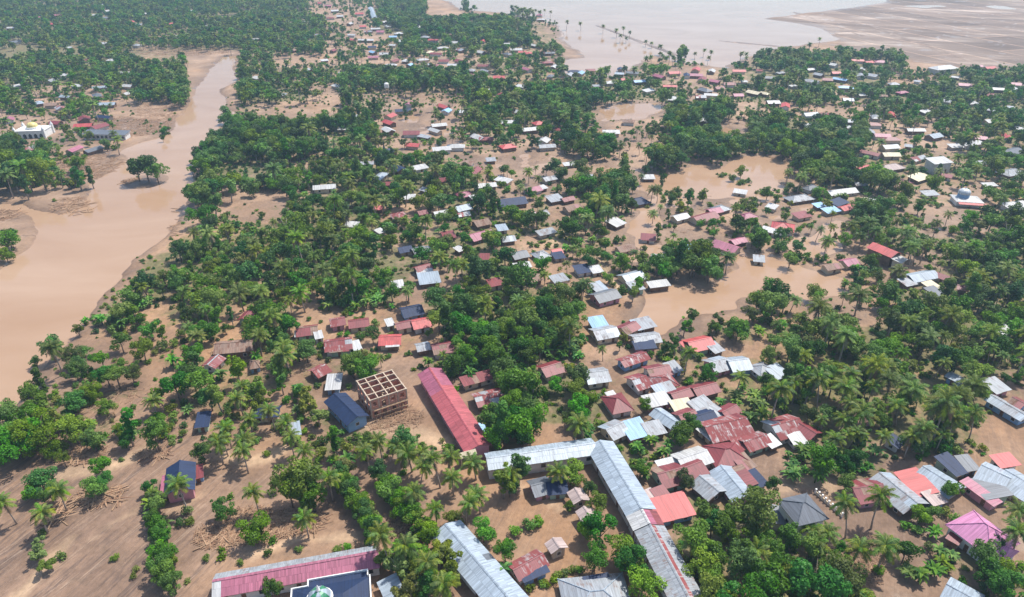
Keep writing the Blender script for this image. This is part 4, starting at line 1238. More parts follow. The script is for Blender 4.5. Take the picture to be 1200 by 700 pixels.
for i, (mat, rx, rz, hc) in enumerate((("leaf_dark", 3.2, 2.8, 4.6), ("leaf_mid", 3.0, 2.9, 4.5), ("leaf_dark", 3.7, 3.0, 5.4), ("leaf_mid", 3.3, 3.4, 5.2), ("leaf_bright", 3.1, 2.8, 4.4), ("leaf_mid", 3.0, 2.2, 6.2), ("leaf_dark", 2.6, 3.4, 5.8))):
    make_tree_variant("broadleaf_tree", mat, rx, rz, hc, 26, 1.3, 100 + i, leaf=0.5, dens=1.25)
for i, (mat, rx, rz, hc) in enumerate((("leaf_yellow", 3.2, 3.0, 4.6), ("leaf_yellow", 2.8, 2.6, 4.0))):
    make_tree_variant("pale_tree", mat, rx, rz, hc, 15, 1.2, 200 + i, dens=0.75, leaf=0.65, bark="bark_pale")
for i, (mat, rx, rz, hc) in enumerate((("leaf_mid", 1.7, 4.8, 6.4), ("leaf_dark", 1.6, 5.0, 6.8), ("leaf_mid", 2.0, 4.2, 5.8))):
    make_tree_variant("slender_tree", mat, rx, rz, hc, 18, 1.0, 300 + i, dens=0.75, limbs=2, bark="bark_pale")
for i, mat in enumerate(("leaf_bright", "leaf_bright")):
    make_tree_variant("bamboo_clump", mat, 6.2, 3.6, 5.2, 34, 1.9, 400 + i, dens=2.2, leaf=0.6, limbs=6)
make_tree_variant("umbrella_tree", "leaf_mid", 6.0, 1.2, 11.0, 22, 1.3, 450, dens=1.0, bark="bark_pale", limbs=6)
for i, mat in enumerate(("leaf_mid", "leaf_bright", "leaf_yellow", "leaf_dark")):
    rng = np.random.default_rng(500 + i)
    cl = crown_clumps(1.1, 0.7, 0.9, 8, 0.7, rng)
    cr = {}
    for lod, n, s in (("near", 420, 0.4), ("mid", 160, 0.65), ("far", 60, 1.1)):
        V, F, T = leaf_cloud(cl, n, s, rng)
        cr[lod] = leaf_mesh("foliage", V, F, T, M(mat))
    PROTO.setdefault("shrub", []).append(dict(trunk=trunk_mesh("stem", 0.9, 0.08, "bark", rng, 3, 0.5, 0.1), crown=cr, h=0.9, r=1.4))

# coconut palm: fronds
def frond(e0, length, droop, nl, rng, tint, lod="near"):
    """one frond leaving along +x at elevation e0, bending down"""
    npt = 8 if lod != "far" else 4
    pts, el = [np.zeros(3)], e0
    for i in range(npt):
        st = length / npt
        pts.append(pts[-1] + np.array([math.cos(el) * st, 0, math.sin(el) * st]))
        el -= droop / npt
    pts = np.array(pts)
    V, F, T = [], [], []
    def quad(a, b, c, d, t):
        k = len(V)
        V.extend([a, b, c, d]); F.append((k, k + 1, k + 2, k + 3)); T.extend([t] * 4)
    up = np.array([0, 0, 1.0])
    for i in range(npt):
        w = 0.07 * (1 - i / npt) + 0.02
        a, b = pts[i], pts[i + 1]
        s = np.array([0, w, 0])
        quad(a - s, b - s * 0.8, b + s * 0.8, a + s, tint + 0.35)
    if lod == "far":
        for i in range(npt):
            for sd in (-1, 1):
                w0 = 0.75 * math.sin(math.pi * min(0.95, (i + 0.25) / npt + 0.08)); w1 = 0.75 * math.sin(math.pi * min(0.97, (i + 1.2) / npt))
                quad(pts[i], pts[i + 1], pts[i + 1] + np.array([0.1, sd * w1, -w1 * 0.5]), pts[i] + np.array([0.1, sd * w0, -w0 * 0.5]), tint)
    else:
        for i in range(nl):
            f = 0.12 + 0.86 * i / (nl - 1)
            q = f * npt; k = min(int(q), npt - 1)
            p = pts[k] + (pts[k + 1] - pts[k]) * (q - k)
            dr = unit(pts[k + 1] - pts[k])
            ll = (0.35 + 0.75 * math.sin(math.pi * (0.15 + 0.8 * f))) * length / 4.0
            for sd in (-1, 1):
                dv = unit(np.array([0, sd * 1.0, -0.55 + 0.2 * rng.normal()]) + dr * (0.55 + 0.2 * rng.random()))
                wv = dr * 0.12 * (1.5 if lod == "mid" else 1.0)
                tip = p + dv * ll
                quad(p - wv, p + wv, tip + wv * 0.2, tip - wv * 0.2, tint + 0.2 * rng.normal())
    return np.array(V), np.array(F), np.array(T)

def rotz(V, a):
    c, s = math.cos(a), math.sin(a)
    return np.stack([V[:, 0] * c - V[:, 1] * s, V[:, 0] * s + V[:, 1] * c, V[:, 2]], 1)

FROND_SETS = []
def frond_ring(rng):
    out = []
    for k in range(20):
        lv = k % 3
        e = (1.15, 0.55, -0.05)[lv] + rng.normal() * 0.12
        dr = (1.5, 1.55, 1.1)[lv] + rng.normal() * 0.15
        if k in (8, 14, 17) and rng.random() < 0.75: e, dr, lv = -0.55, 0.9, 3
        out.append((e, 3.7 + 0.5 * rng.random() - (0.4 if lv == 0 else 0), dr, k * 2.39996 + rng.normal() * 0.1, (0.25, 0.5, 0.8, 2.0)[lv]))
    return out

for vi, (hh, lean) in enumerate(((8.5, 0.7), (10.0, 1.3), (7.0, 0.4), (9.2, 1.0))):
    rng = np.random.default_rng(600 + vi)
    ring = frond_ring(rng)
    la = rng.random() * 6.28
    tx, ty = math.cos(la) * lean, math.sin(la) * lean
    cr = {}
    singles = []
    for lod in ("near", "mid", "far"):
        V, F, T, off, MI = [], [], [], 0, []
        for e, ln_, dr, az, tn in ring:
            v, f, t_ = frond(e, ln_, dr, 20 if lod == "near" else 12, rng, tn, lod)
            if lod == "near":
                singles.append((leaf_mesh("frond", v, f, np.clip(t_ - (1.5 if tn > 1 else 0), 0, 1), M("leaf_dry" if tn > 1 else "leaf_palm")), az))
            v = rotz(v, az) + np.array([tx, ty, hh])
            V.append(v); F.append(f + off); T.append(np.clip(t_ - (1.5 if tn > 1 else 0), 0, 1)); off += len(v); MI += [int(tn > 1)] * len(f)
        cr[lod] = leaf_mesh("crown", np.concatenate(V), np.concatenate(F), np.concatenate(T), [M("leaf_palm"), M("leaf_dry")], MI)
    tb = MB().tube([(0, 0, -0.8), (tx * 0.1, ty * 0.1, hh * 0.3), (tx * 0.45, ty * 0.45, hh * 0.65), (tx, ty, hh + 0.1)], [0.3, 0.2, 0.17, 0.15], 7)
    nuts = MB()
    for k in range(7):
        a = k * 0.9
        nuts.lathe([(0.02, -0.17), (0.14, -0.1), (0.16, 0.0), (0.12, 0.12), (0.02, 0.17)], 6, (0, 0))
        for q in range(-30, 0):
            x, y, z = nuts.v[q]; nuts.v[q] = (x + tx + 0.3 * math.cos(a), y + ty + 0.3 * math.sin(a), z + hh - 0.15)
    PROTO.setdefault("coconut_palm", []).append(dict(trunk=tb.mesh("trunk", M("bark_pale"), True), crown=cr, h=hh + 0.2, r=3.3, fronds=singles, top=(tx, ty, hh), nuts=nuts.mesh("coconuts", M("leaf_dry"))))

# banana plant
for vi in range(3):
    rng = np.random.default_rng(700 + vi)
    cr = {}
    for lod, seg in (("near", 5), ("mid", 4), ("far", 2)):
        V, F, T = [], [], []
        for st in range(3):
            ox, oy = (rng.normal(size=2) * 0.7) if st else (0, 0)
            hs = (1.9 + 0.5 * rng.random()) * (1 if st == 0 else 0.75)
            for k in range(8):
                az = k * 2.4 + rng.random() * 0.5; el = 1.2 - 0.75 * rng.random(); ln_ = 1.9 + 0.6 * rng.random(); dr = 1.3 + 0.6 * rng.random()
                p = np.array([0, 0, hs]); prev = None; tn = rng.random()
                for i in range(seg + 1):
                    f = i / seg
                    w = 0.34 * math.sin(math.pi * (0.12 + 0.84 * f)) * (1.1 if lod != "far" else 1.3)
                    l, r_ = p + np.array([0, w, w * 0.45]), p + np.array([0, -w, w * 0.45])
                    cur = (l.copy(), p.copy(), r_.copy())
                    if prev is not None:
                        for a, b, c, d in ((prev[1], cur[1], cur[0], prev[0]), (prev[2], cur[2], cur[1], prev[1])):
                            kk = len(V)
                            for q in (a, b, c, d):
                                qq = rotz(np.array([[q[0], q[1], q[2]]]), az)[0]
                                V.append((qq[0] + ox, qq[1] + oy, qq[2]))
                            F.append((kk, kk + 1, kk + 2, kk + 3)); T.extend([tn] * 4)
                    prev = cur
                    p = p + np.array([math.cos(el), 0, math.sin(el)]) * ln_ / seg
                    el -= dr / seg
        cr[lod] = leaf_mesh("leaves", np.array(V), np.array(F), np.array(T), M("leaf_banana"))
    sb = MB().tube([(0, 0, -0.5), (0.05, 0, 1.2), (0, 0, 2.2)], [0.18, 0.14, 0.08], 6)
    PROTO.setdefault("banana_plant", []).append(dict(trunk=sb.mesh("stem", M("leaf_banana"), True), crown=cr, h=2.4, r=1.7))

# ------------------------------------------------------------------ where plants stand
PLANTS = []    # x, y, kind, variant, scale, rz

FOOTA = np.array(FOOT); ROOFA = np.array(ROOFPX)

def add_plants(x, y, kind, scale):
    for i in range(len(x)):
        v = int(RNG.integers(len(PROTO[kind])))
        PLANTS.append((float(x[i]), float(y[i]), kind, v, float(scale[i]), float(RNG.random() * 6.283)))

CLEAR = [[(150, 53), (280, 53), (282, 66), (160, 69)], [(130, 118), (205, 112), (200, 150), (150, 160), (130, 140)], [(240, 225), (320, 228), (318, 250), (260, 250)], [(230, 120), (320, 118), (400, 108), (400, 126), (330, 138), (290, 135)],
         [(430, 106), (545, 100), (545, 118), (430, 124)], [(460, 142), (520, 140), (530, 163), (465, 163)], [(520, 172), (640, 168), (720, 185), (720, 198), (620, 196), (520, 184)], [(690, 118), (790, 118), (780, 140), (705, 162)],
         [(335, 355), (375, 352), (378, 372), (340, 372)], [(600, 330), (640, 325), (640, 345), (605, 350)], [(635, 450), (650, 450), (666, 522), (642, 516)], [(440, 420), (500, 420), (490, 436), (455, 432)], [(735, 265), (775, 240), (780, 262), (745, 290)],
         [(840, 300), (900, 310), (900, 345), (870, 330)], [(990, 345), (1035, 375), (1030, 400), (998, 392)], [(590, 255), (660, 262), (660, 280), (600, 285)], [(255, 345), (300, 345), (295, 360), (258, 362)], [(900, 300), (985, 318), (985, 345), (905, 335)]]

def scatter(chars, spacing, kinds, seed, far_thin=0.8):
    rng = np.random.default_rng(seed)
    xs = np.arange(-1150, 1150, spacing); ys = np.arange(95, 1500, spacing)
    X, Y = np.meshgrid(xs, ys)
    X = (X + rng.uniform(-0.48, 0.48, X.shape) * spacing).ravel(); Y = (Y + rng.uniform(-0.48, 0.48, Y.shape) * spacing).ravel()
    names = list(kinds); pr = np.cumsum([kinds[k] for k in names]); pick = np.searchsorted(pr / pr[-1], rng.random(len(X)))
    if chars in ("s", "m") and "coconut_palm" in names:
        gx_, gy_ = PROJ(X, Y, 5.0)
        left = (gx_ < 250) & (gy_ > 385) & (pick == names.index("coconut_palm")) & (rng.random(len(X)) < 0.8)
        pick = np.where(left, names.index("broadleaf_tree"), pick)
    hk = np.array([PROTO[k][0]["h"] for k in names]); rk = np.array([PROTO[k][0]["r"] for k in names])
    sc = (0.62 + 0.72 * rng.random(len(X)) ** 1.3) * (1.2 if chars == 'F' else (0.8 if chars == 's' else 1.0))
    hc, rc = hk[pick] * sc, rk[pick] * sc
    px, py = PROJ(X, Y, hc)
    ok = (px > -140) & (px < 1340) & (py > -22) & (py < 755)
    X, Y, pick, sc, rc, px, py = [a[ok] for a in (X, Y, pick, sc, rc, px, py)]
    ch = cover_at(px, py)
    ok = np.isin(ch, [ord(c) for c in chars])
    ok &= rng.random(len(X)) < np.clip(1.0 - (1 - far_thin) * (Y - 500) / 500, far_thin, 1)
    X, Y, pick, sc, rc, px, py = [a[ok] for a in (X, Y, pick, sc, rc, px, py)]
    ok = height_at(X, Y) > (WATER_Z - 0.7 if chars in ('s', 'm', 'ms') else WATER_Z + 0.05)
    i = np.clip(np.searchsorted(XS, X) - 1, 0, len(XS) - 2); j = np.clip(np.searchsorted(YS, Y) - 1, 0, len(YS) - 2)
    ok &= FIELD[j, i] < 0.5
    X, Y, pick, sc, rc, px, py = [a[ok] for a in (X, Y, pick, sc, rc, px, py)]
    incl = np.zeros(len(X), bool)
    for pg in CLEAR:
        incl |= signed_dist(np.array(pg, float), px, py) > 0
    bad = incl | (vnoise(X, Y, 38, 31) + 0.6 * vnoise(X, Y, 13, 32) < np.clip(np.where(X < -40, -0.22, -0.40 + 0.18 * (Y - 330) / 200), -0.40, -0.20)) & ((Y > 330) | ((X < -40) & (Y > 215)))
    s = CT * (py + 110) / CAM_H
    if "shrub" in names:
        bad |= vnoise(X, Y, 17, 55) + 0.5 * vnoise(X, Y, 7, 56) < 0.06
        sc = sc * rng.uniform(0.5, 1.5, len(X))
    for fx, fy, frz, fl, fw in FOOT:
        dx, dy = X - fx, Y - fy
        u = dx * math.cos(frz) + dy * math.sin(frz); v = -dx * math.sin(frz) + dy * math.cos(frz)
        bad |= (np.abs(u) < fl) & (np.abs(v) < fw)
    for qx, qy, rx, ry in ROOFPX:
        k = np.where(py < 340, 0.25, 0.62); k = np.where(((px > 360) & (px < 660) & (py < 100)) | ((px > 760) & (py < 130)), 0.8, k)
        bad |= (np.abs(px - qx) < rx + k * rc * s) & (py - qy > -ry * 0.8) & (py - qy < ry + (k + 0.15) * rc * s)
    ok = ~bad
    for k, nme in enumerate(names):
        sel = ok & (pick == k)
        add_plants(X[sel], Y[sel], nme, sc[sel])

def at_crown(px, py, kind, r=None, scale=None):
    pr = PROTO[kind][0]
    s = scale or (r / (pr["r"] * 1.25))
    x, y = P(px, py, pr["h"] * s + 0.2)
    v = int(RNG.integers(len(PROTO[kind])))
    PLANTS.append((x, y, kind, v, s, float(RNG.random() * 6.283)))

HAND = """bamboo_clump 14,520,9 40,511,8 62,524,4.5 238,253,8.5 8,508,7
broadleaf_tree 47,563,4.2 60,580,3.4 38,575,3 118,548,3 110,574,3.4 122,566,2.6 75,540,2.2 182,513,4.6 110,518,2.6 148,516,3 140,503,2.4 237,532,3.4 262,598,3.3 297,618,4.2 322,568,2 352,568,6 340,578,4.5 366,582,4.5 360,592,3 598,572,2.8 670,553,4 690,573,2.4 700,590,2.8 667,595,1.4 703,622,4.3 690,620,3.2 733,648,4.8 740,662,4 753,686,4.3 697,657,3.4 567,622,3.5 530,607,2.6 592,650,2.8 319,692,2.7 803,566,2.8 755,477,2.3 800,508,4.3 808,500,3.3 886,577,2.2 906,572,2.4 992,567,3 1114,577,2.8 1062,646,3.4 1080,604,2.8 1094,600,2.4 1165,637,2.8 1152,652,3.6 1160,672,4 1178,668,3.6 1180,690,4 985,646,2.3 60,409,4.5 86,418,3.8 92,426,3 170,196,7.5 160,200,6 182,200,6 18,203,8 48,205,8 35,195,7 4,190,7 90,192,4.5 92,207,4 155,440,3 120,425,3 600,478,4 610,490,4 545,5,7
pale_tree 404,548,4 396,556,3.4 468,664,4.4 480,690,4.4 456,655,3.6 520,640,4 530,665,4.2 514,652,3.6 497,688,3.6 45,642,3.2 55,660,2.6 305,470,4 360,470,4.5 372,486,4
coconut_palm 68,575,3.6 8,590,3.4 45,602,3.4 212,574,4 298,578,3.4 357,606,3.4 386,560,3.8 490,548,3.6 514,544,4 530,556,3.6 557,535,4 562,574,4 545,590,3.4 604,553,3.6 484,574,3.6 655,550,3.8 455,640,4 486,640,4 505,662,4 520,690,4 812,628,4 893,638,4 1000,602,4 1031,590,4.2 1008,634,3.8 1039,636,4.4 975,622,3.6 948,614,3 1195,600,4 1198,628,4 265,500,3.8 288,510,3.8 285,530,3.6 318,482,3.6 333,498,3.6 340,512,3.4 358,524,3.4 290,485,3.6 445,515,3.6 470,520,3.6 495,530,3.4 430,530,3.4 177,466,3.6 960,635,3.4 510,596,3 280,465,3.6 255,520,3.6
slender_tree 608,543,2.6 590,560,2.4 90,205,3 105,205,2.5 640,365,2 930,430,2.6 937,445,2.6 920,440,2.4 948,455,2.6 742,340,2 748,330,2 575,490,2.6 585,500,2.8
umbrella_tree 335,268,6.5 345,275,5 1180,275,6 1165,280,5
banana_plant 590,668,2.2 1095,665,2.4 1080,672,2.4 1105,655,2.2 1095,622,2 1100,645,2 1115,650,2 1065,668,2.2 500,612,2 470,640,2.6 448,655,2.6
shrub 640,684,1.5 648,680,1.6 656,676,1.6 664,673,1.6 672,670,1.5 680,668,1.5 620,617,2.4 605,622,2.2 632,612,2.2 635,686,1.4 620,690,1.6 135,655,1.4 155,676,1.2 160,668,1.2 395,643,1.6 408,640,1.5 350,645,1.3 312,648,1.4 282,658,1.2 52,625,1.5 240,655,1.4 350,520,1.4 312,532,1.5 218,598,2 225,610,1.8 210,612,1.8 1075,620,2 1060,615,1.8 1090,640,1.8 1120,610,2 1110,600,2 990,690,2 1010,680,1.6 1030,670,1.8 950,690,2.2 970,680,2.2 605,300,2 660,690,1.6 585,640,1.8"""
for line in HAND.split("\n"):
    k, *pts = line.split()
    for q in pts:
        a = [float(v) for v in q.split(",")]
        at_crown(a[0], a[1], k, a[2])
def row(kind, p0, p1, n, r, jit=2.0):
    for i in range(n):
        u = i / (n - 1)
        at_crown(p0[0] + (p1[0] - p0[0]) * u + random.uniform(-jit, jit), p0[1] + (p1[1] - p0[1]) * u + random.uniform(-jit, jit), kind, r * random.uniform(0.85, 1.15))
row("broadleaf_tree", (176, 574), (188, 622), 7, 2.3, 5)
row("banana_plant", (178, 580), (192, 640), 6, 2.2, 5)
row("broadleaf_tree", (186, 630), (198, 690), 7, 2.6, 6)
row("pale_tree", (188, 640), (200, 670), 4, 2.2, 7)
row("shrub", (176, 600), (200, 690), 9, 1.8, 9)
row("broadleaf_tree", (398, 556), (440, 624), 10, 3.1, 4)
row("pale_tree", (404, 562), (430, 606), 5, 3.0, 5)
row("broadleaf_tree", (440, 553), (500, 632), 13, 3.2, 4)
row("broadleaf_tree", (480, 655), (500, 700), 4, 3.4, 6)
# palms along the dykes of the flooded fields
for px, py in ((707, 30), (723, 34), (731, 33), (727, 41), (738, 37), (734, 42), (757, 46), (764, 48), (774, 53), (785, 59), (757, 68), (764, 68), (776, 67), (664, 26), (681, 27), (652, 26), (645, 14), (638, 12), (628, 10),
               (815, 60), (825, 58), (834, 60), (830, 67), (868, 64), (875, 62), (893, 60), (926, 60), (961, 47), (950, 54)):
    s = random.uniform(0.8, 1.1)
    x, y = P(px, py, 9 * s)
    PLANTS.append((x, y, "coconut_palm", int(RNG.integers(4)), s, random.random() * 6.28))
for px, py in ((800, 56), (803, 60), (796, 62)):
    at_crown(px, py, "slender_tree", 4)

scatter("M", 5.9, dict(broadleaf_tree=0.58, coconut_palm=0.2, slender_tree=0.13, pale_tree=0.09), 1)
scatter("F", 5.9, dict(broadleaf_tree=0.88, slender_tree=0.08, coconut_palm=0.04), 2)
scatter("P", 5.4, dict(coconut_palm=0.62, broadleaf_tree=0.3, slender_tree=0.08), 3)
scatter("T", 5.0, dict(slender_tree=0.85, coconut_palm=0.15), 4)
scatter("m", 8.0, dict(broadleaf_tree=0.56, coconut_palm=0.21, slender_tree=0.13, pale_tree=0.1), 5)
scatter("s", 10.5, dict(broadleaf_tree=0.4, coconut_palm=0.35, slender_tree=0.15, pale_tree=0.1), 6)
scatter("B", 3.4, dict(banana_plant=0.9, broadleaf_tree=0.1), 7, 0.3)
scatter("ms", 3.8, dict(shrub=1.0), 8, 0.2)
scatter("mB", 9.0, dict(banana_plant=1.0), 9, 0.2)

# ------------------------------------------------------------------ set the plants out
def dist2(p):
    return p[0] ** 2 + p[1] ** 2 + CAM_H ** 2
PLANTS.sort(key=dist2)
KIND_TXT = dict(broadleaf_tree=("leafy round tree", "tree"), pale_tree=("yellowish feathery tree", "tree"), slender_tree=("slender upright tree", "tree"), bamboo_clump=("big bright green spreading tree", "tree"),
                umbrella_tree=("flat topped umbrella tree", "tree"), shrub=("low green shrub", "shrub"), coconut_palm=("coconut palm", "palm"), banana_plant=("broad leaved banana plant", "banana plant"))
KIND_GROUP = dict(broadleaf_tree="round leafy trees of the village", pale_tree="yellowish trees", slender_tree="slender trees", bamboo_clump="spreading green trees", umbrella_tree="umbrella trees", shrub="low shrubs", coconut_palm="coconut palms", banana_plant="banana plants")
count, rest = {}, {}
first = {}
for x, y, kind, v, s, rz in PLANTS:
    pr = PROTO[kind][v]
    px, py = PROJ(x, y, pr["h"] * s)
    infr = -25 < px < 1225 and -8 < py < 715
    if count.get(kind, 0) >= 295 or not infr:
        if not infr and not (-130 < px < 1330): continue
        rest.setdefault((kind, v), []).append((x, y, s, rz))
        continue
    count[kind] = count.get(kind, 0) + 1
    z = float(height_at(x, y))
    d = math.sqrt(x * x + y * y + CAM_H ** 2)
    lod = "near" if d < 330 else ("mid" if d < 600 else "far")
    t = empty(kind, (x, y, z), rz)
    t.scale = (s, s, s * random.uniform(0.88, 1.15))
    if kind in ('coconut_palm', 'slender_tree'):
        t.rotation_euler = (random.gauss(0, 0.07), random.gauss(0, 0.07), rz)
    tr = new_obj("trunk" if kind not in ("shrub", "banana_plant") else "stem", pr["trunk"], t)
    if kind == "coconut_palm" and d < 245:
        for me, az in pr["fronds"]:
            f = new_obj("frond", me, t); f.location = pr["top"]; f.rotation_euler = (0, 0, az)
        new_obj("coconuts", pr["nuts"], t)
    else:
        new_obj("crown" if kind not in ("shrub", "banana_plant") else "foliage", pr["crown"][lod], t)
    THINGS.append((t, KIND_TXT[kind][0], KIND_TXT[kind][1], KIND_GROUP[kind], float(px), float(py), False))

def instance_stuff(name, label, pts, meshes):
    """one mass of plants too many to count: the same shapes set on points"""
    me = bpy.data.meshes.new(name)
    me.from_pydata([(p[0], p[1], p[3]) for p in pts], [], [])
    a = me.attributes.new("scl", 'FLOAT', 'POINT'); a.data.foreach_set("value", [p[2] for p in pts])
    a = me.attributes.new("rz", 'FLOAT', 'POINT'); a.data.foreach_set("value", [p[4] for p in pts])
    o = new_obj(name, me)
    ng = bpy.data.node_groups.new(name, 'GeometryNodeTree')
    ng.interface.new_socket("Geometry", in_out='INPUT', socket_type='NodeSocketGeometry')
    ng.interface.new_socket("Geometry", in_out='OUTPUT', socket_type='NodeSocketGeometry')
    N, L = ng.nodes, ng.links
    gi, go = N.new("NodeGroupInput"), N.new("NodeGroupOutput")
    iop = N.new("GeometryNodeInstanceOnPoints")
    jn = N.new("GeometryNodeJoinGeometry")
    for src in meshes:
        oi = N.new("GeometryNodeObjectInfo"); oi.inputs["Object"].default_value = src; oi.transform_space = 'ORIGINAL'
        L.new(oi.outputs["Geometry"], jn.inputs[0])
    def named(n):
        q = N.new("GeometryNodeInputNamedAttribute"); q.data_type = 'FLOAT'; q.inputs["Name"].default_value = n
        return q.outputs["Attribute"]
    cx = N.new("ShaderNodeCombineXYZ"); L.new(named("rz"), cx.inputs[2])
    L.new(gi.outputs[0], iop.inputs["Points"]); L.new(jn.outputs[0], iop.inputs["Instance"])
    L.new(cx.outputs[0], iop.inputs["Rotation"]); L.new(named("scl"), iop.inputs["Scale"])
    L.new(iop.outputs[0], go.inputs[0])
    md = o.modifiers.new("plants", 'NODES'); md.node_group = ng
    tag(o, label, "woodland", None, "stuff")
    return o

# the shapes that the masses repeat belong to real plants of the scene
def source_parts(kind, v, lod):
    """child meshes of a standing plant that carry this shape, else None"""
    pr = PROTO[kind][v]
    out = []
    for me in (pr["trunk"], pr["crown"][lod]):
        u = next((o for o in COL.objects if o.data == me), None)
        if u is None: return None
        out.append(u)
    return out
far_of = {}
for o in COL.objects:
    if o.type == 'MESH':
        far_of.setdefault(o.data.name, o)
nstuff = 0
for (kind, v), pts in rest.items():
    pr = PROTO[kind][v]
    for lod, lo, hi in (("mid", 0, 560), ("far", 560, 1e9)):
        sel = [p for p in pts if lo <= math.sqrt(p[0] ** 2 + p[1] ** 2 + CAM_H ** 2) < hi]
        if not sel: continue
        src = far_of.get(pr["crown"][lod].name)
        tr = far_of.get(pr["trunk"].name)
        parts = [q for q in (src, tr) if q is not None]
        if src is None:      # no standing plant carries this coarser shape: let the first one beyond the frame do so
            x, y, s, rz = sel[0]
            t = empty(kind, (x, y, float(height_at(x, y))), rz); t.scale = (s, s, s)
            tr = new_obj("trunk" if kind not in ("shrub", "banana_plant") else "stem", pr["trunk"], t)
            src = new_obj("crown" if kind not in ("shrub", "banana_plant") else "foliage", pr["crown"][lod], t)
            ppx, ppy = PROJ(x, y, pr["h"] * s)
            THINGS.append((t, KIND_TXT[kind][0], KIND_TXT[kind][1], KIND_GROUP[kind], float(ppx), float(ppy), False))
            far_of[pr["crown"][lod].name] = src; far_of[pr["trunk"].name] = tr
            parts = [src, tr]; sel = sel[1:]
            if not sel: continue
        zz = height_at(np.array([p[0] for p in sel]), np.array([p[1] for p in sel]))
        instance_stuff({"shrub": "far_shrubs", "banana_plant": "far_bananas", "coconut_palm": "far_palms"}.get(kind, "far_woodland"), "far off mass of " + KIND_TXT[kind][0] + "s", [(p[0], p[1], p[2], float(z), p[3]) for p, z in zip(sel, zz)], parts)
        nstuff += len(sel)
# undergrowth between the trees
rng = np.random.default_rng(77)
X, Y = np.meshgrid(np.arange(-420, 420, 2.7), np.arange(95, 620, 2.7))
X = (X + rng.uniform(-1.3, 1.3, X.shape)).ravel(); Y = (Y + rng.uniform(-1.3, 1.3, Y.shape)).ravel()
px, py = PROJ(X, Y, 0.5)
ch = cover_at(px, py)
prob = np.zeros(len(X))
for c_, p_ in (("M", 0.6), ("F", 0.6), ("P", 0.55), ("B", 0.6), ("m", 0.3), ("s", 0.09), ("T", 0.4), (".", 0.012)):
    prob[ch == ord(c_)] = p_
ok = (px > -80) & (px < 1280) & (rng.random(len(X)) < prob) & (height_at(X, Y) > WATER_Z + 0.2)
for fx, fy, frz, fl, fw in FOOT:
    dx, dy = X - fx, Y - fy
    u = dx * math.cos(frz) + dy * math.sin(frz); v = -dx * math.sin(frz) + dy * math.cos(frz)
    ok &= ~((np.abs(u) < fl + 0.3) & (np.abs(v) < fw + 0.3))
X, Y = X[ok], Y[ok]
Z = height_at(X, Y)
which = rng.integers(4, size=len(X))
for v in range(4):
    pr = PROTO["shrub"][v]
    src = far_of.get(pr["crown"]["mid"].name) or far_of.get(pr["crown"]["near"].name) or far_of.get(pr["crown"]["far"].name)
    if src is None: continue
    sel = which == v
    o = instance_stuff("undergrowth", "low weeds and bushes between the trees", [(a, b, s, c, r_) for a, b, c, s, r_ in zip(X[sel], Y[sel], Z[sel] - 0.25, rng.uniform(0.35, 1.0, sel.sum()), rng.uniform(0, 6.28, sel.sum()))], [src])
    o["category"] = "undergrowth"
print("PLANTS individuals", count, "stuff", nstuff, "undergrowth", len(X))

# ------------------------------------------------------------------ driftwood
lg_rng = np.random.default_rng(90)
LOGS = []
for vi in range(4):
    b = MB()
    bend = 0.04 * (vi - 1.5)
    b.tube([(-0.5, 0, 0), (-0.15, bend, 0.01), (0.2, bend * 0.7, 0), (0.5, -bend * 0.4, 0.0)], [0.042, 0.038, 0.033, 0.024], 7)
    LOGS.append((b.mesh("driftwood_log", M("log"), True), b.mesh("driftwood_log", M("log_dark"), True)))
HEAPS = [((300, 616), 38, 16, 90, 6.5, "in the heap above the pink hall"), ((255, 630), 22, 11, 24, 7, "left of the heap above the pink hall"), ((352, 612), 26, 12, 26, 7, "by the big dark tree"),
         ((92, 533), 26, 10, 30, 8, "in the heap below the huge green tree"), ((118, 584), 20, 8, 12, 13, "stranded in the mud left of the black house"), ((65, 603), 14, 8, 8, 11, "beside the palms at the left edge"),
         ((180, 534), 14, 4, 10, 8, "under the round tree above the black house"), ((468, 618), 14, 9, 16, 7, "in the gap between the hedgerows"), ((88, 243), 22, 9, 40, 9, "in the raft on the river's left bank"), ((10, 250), 14, 8, 16, 9, "on the muddy spit in the river"),
         ((150, 212), 12, 3, 8, 9, "against the island tree"), ((160, 232), 4, 2, 0, 8, ""), ((270, 415), 18, 5, 8, 8, "below the rusty longhouse"), ((205, 262), 5, 20, 8, 7, "on the right river bank"), ((465, 490), 24, 10, 12, 5, "in front of the brick shell")]
nlog = 0
ONES = ["", "first", "second", "third", "fourth", "fifth", "sixth", "seventh", "eighth", "ninth", "tenth", "eleventh", "twelfth", "thirteenth", "fourteenth", "fifteenth", "sixteenth", "seventeenth", "eighteenth", "nineteenth"]
def nth(n):
    if n < 20: return ONES[n]
    tens = ["", "", "twent", "thirt", "fort", "fift", "sixt", "sevent", "eight", "ninet"]
    if n % 10 == 0: return tens[n // 10 % 10] + "ieth"
    return tens[n // 10 % 10] + "y-" + ONES[n % 10]
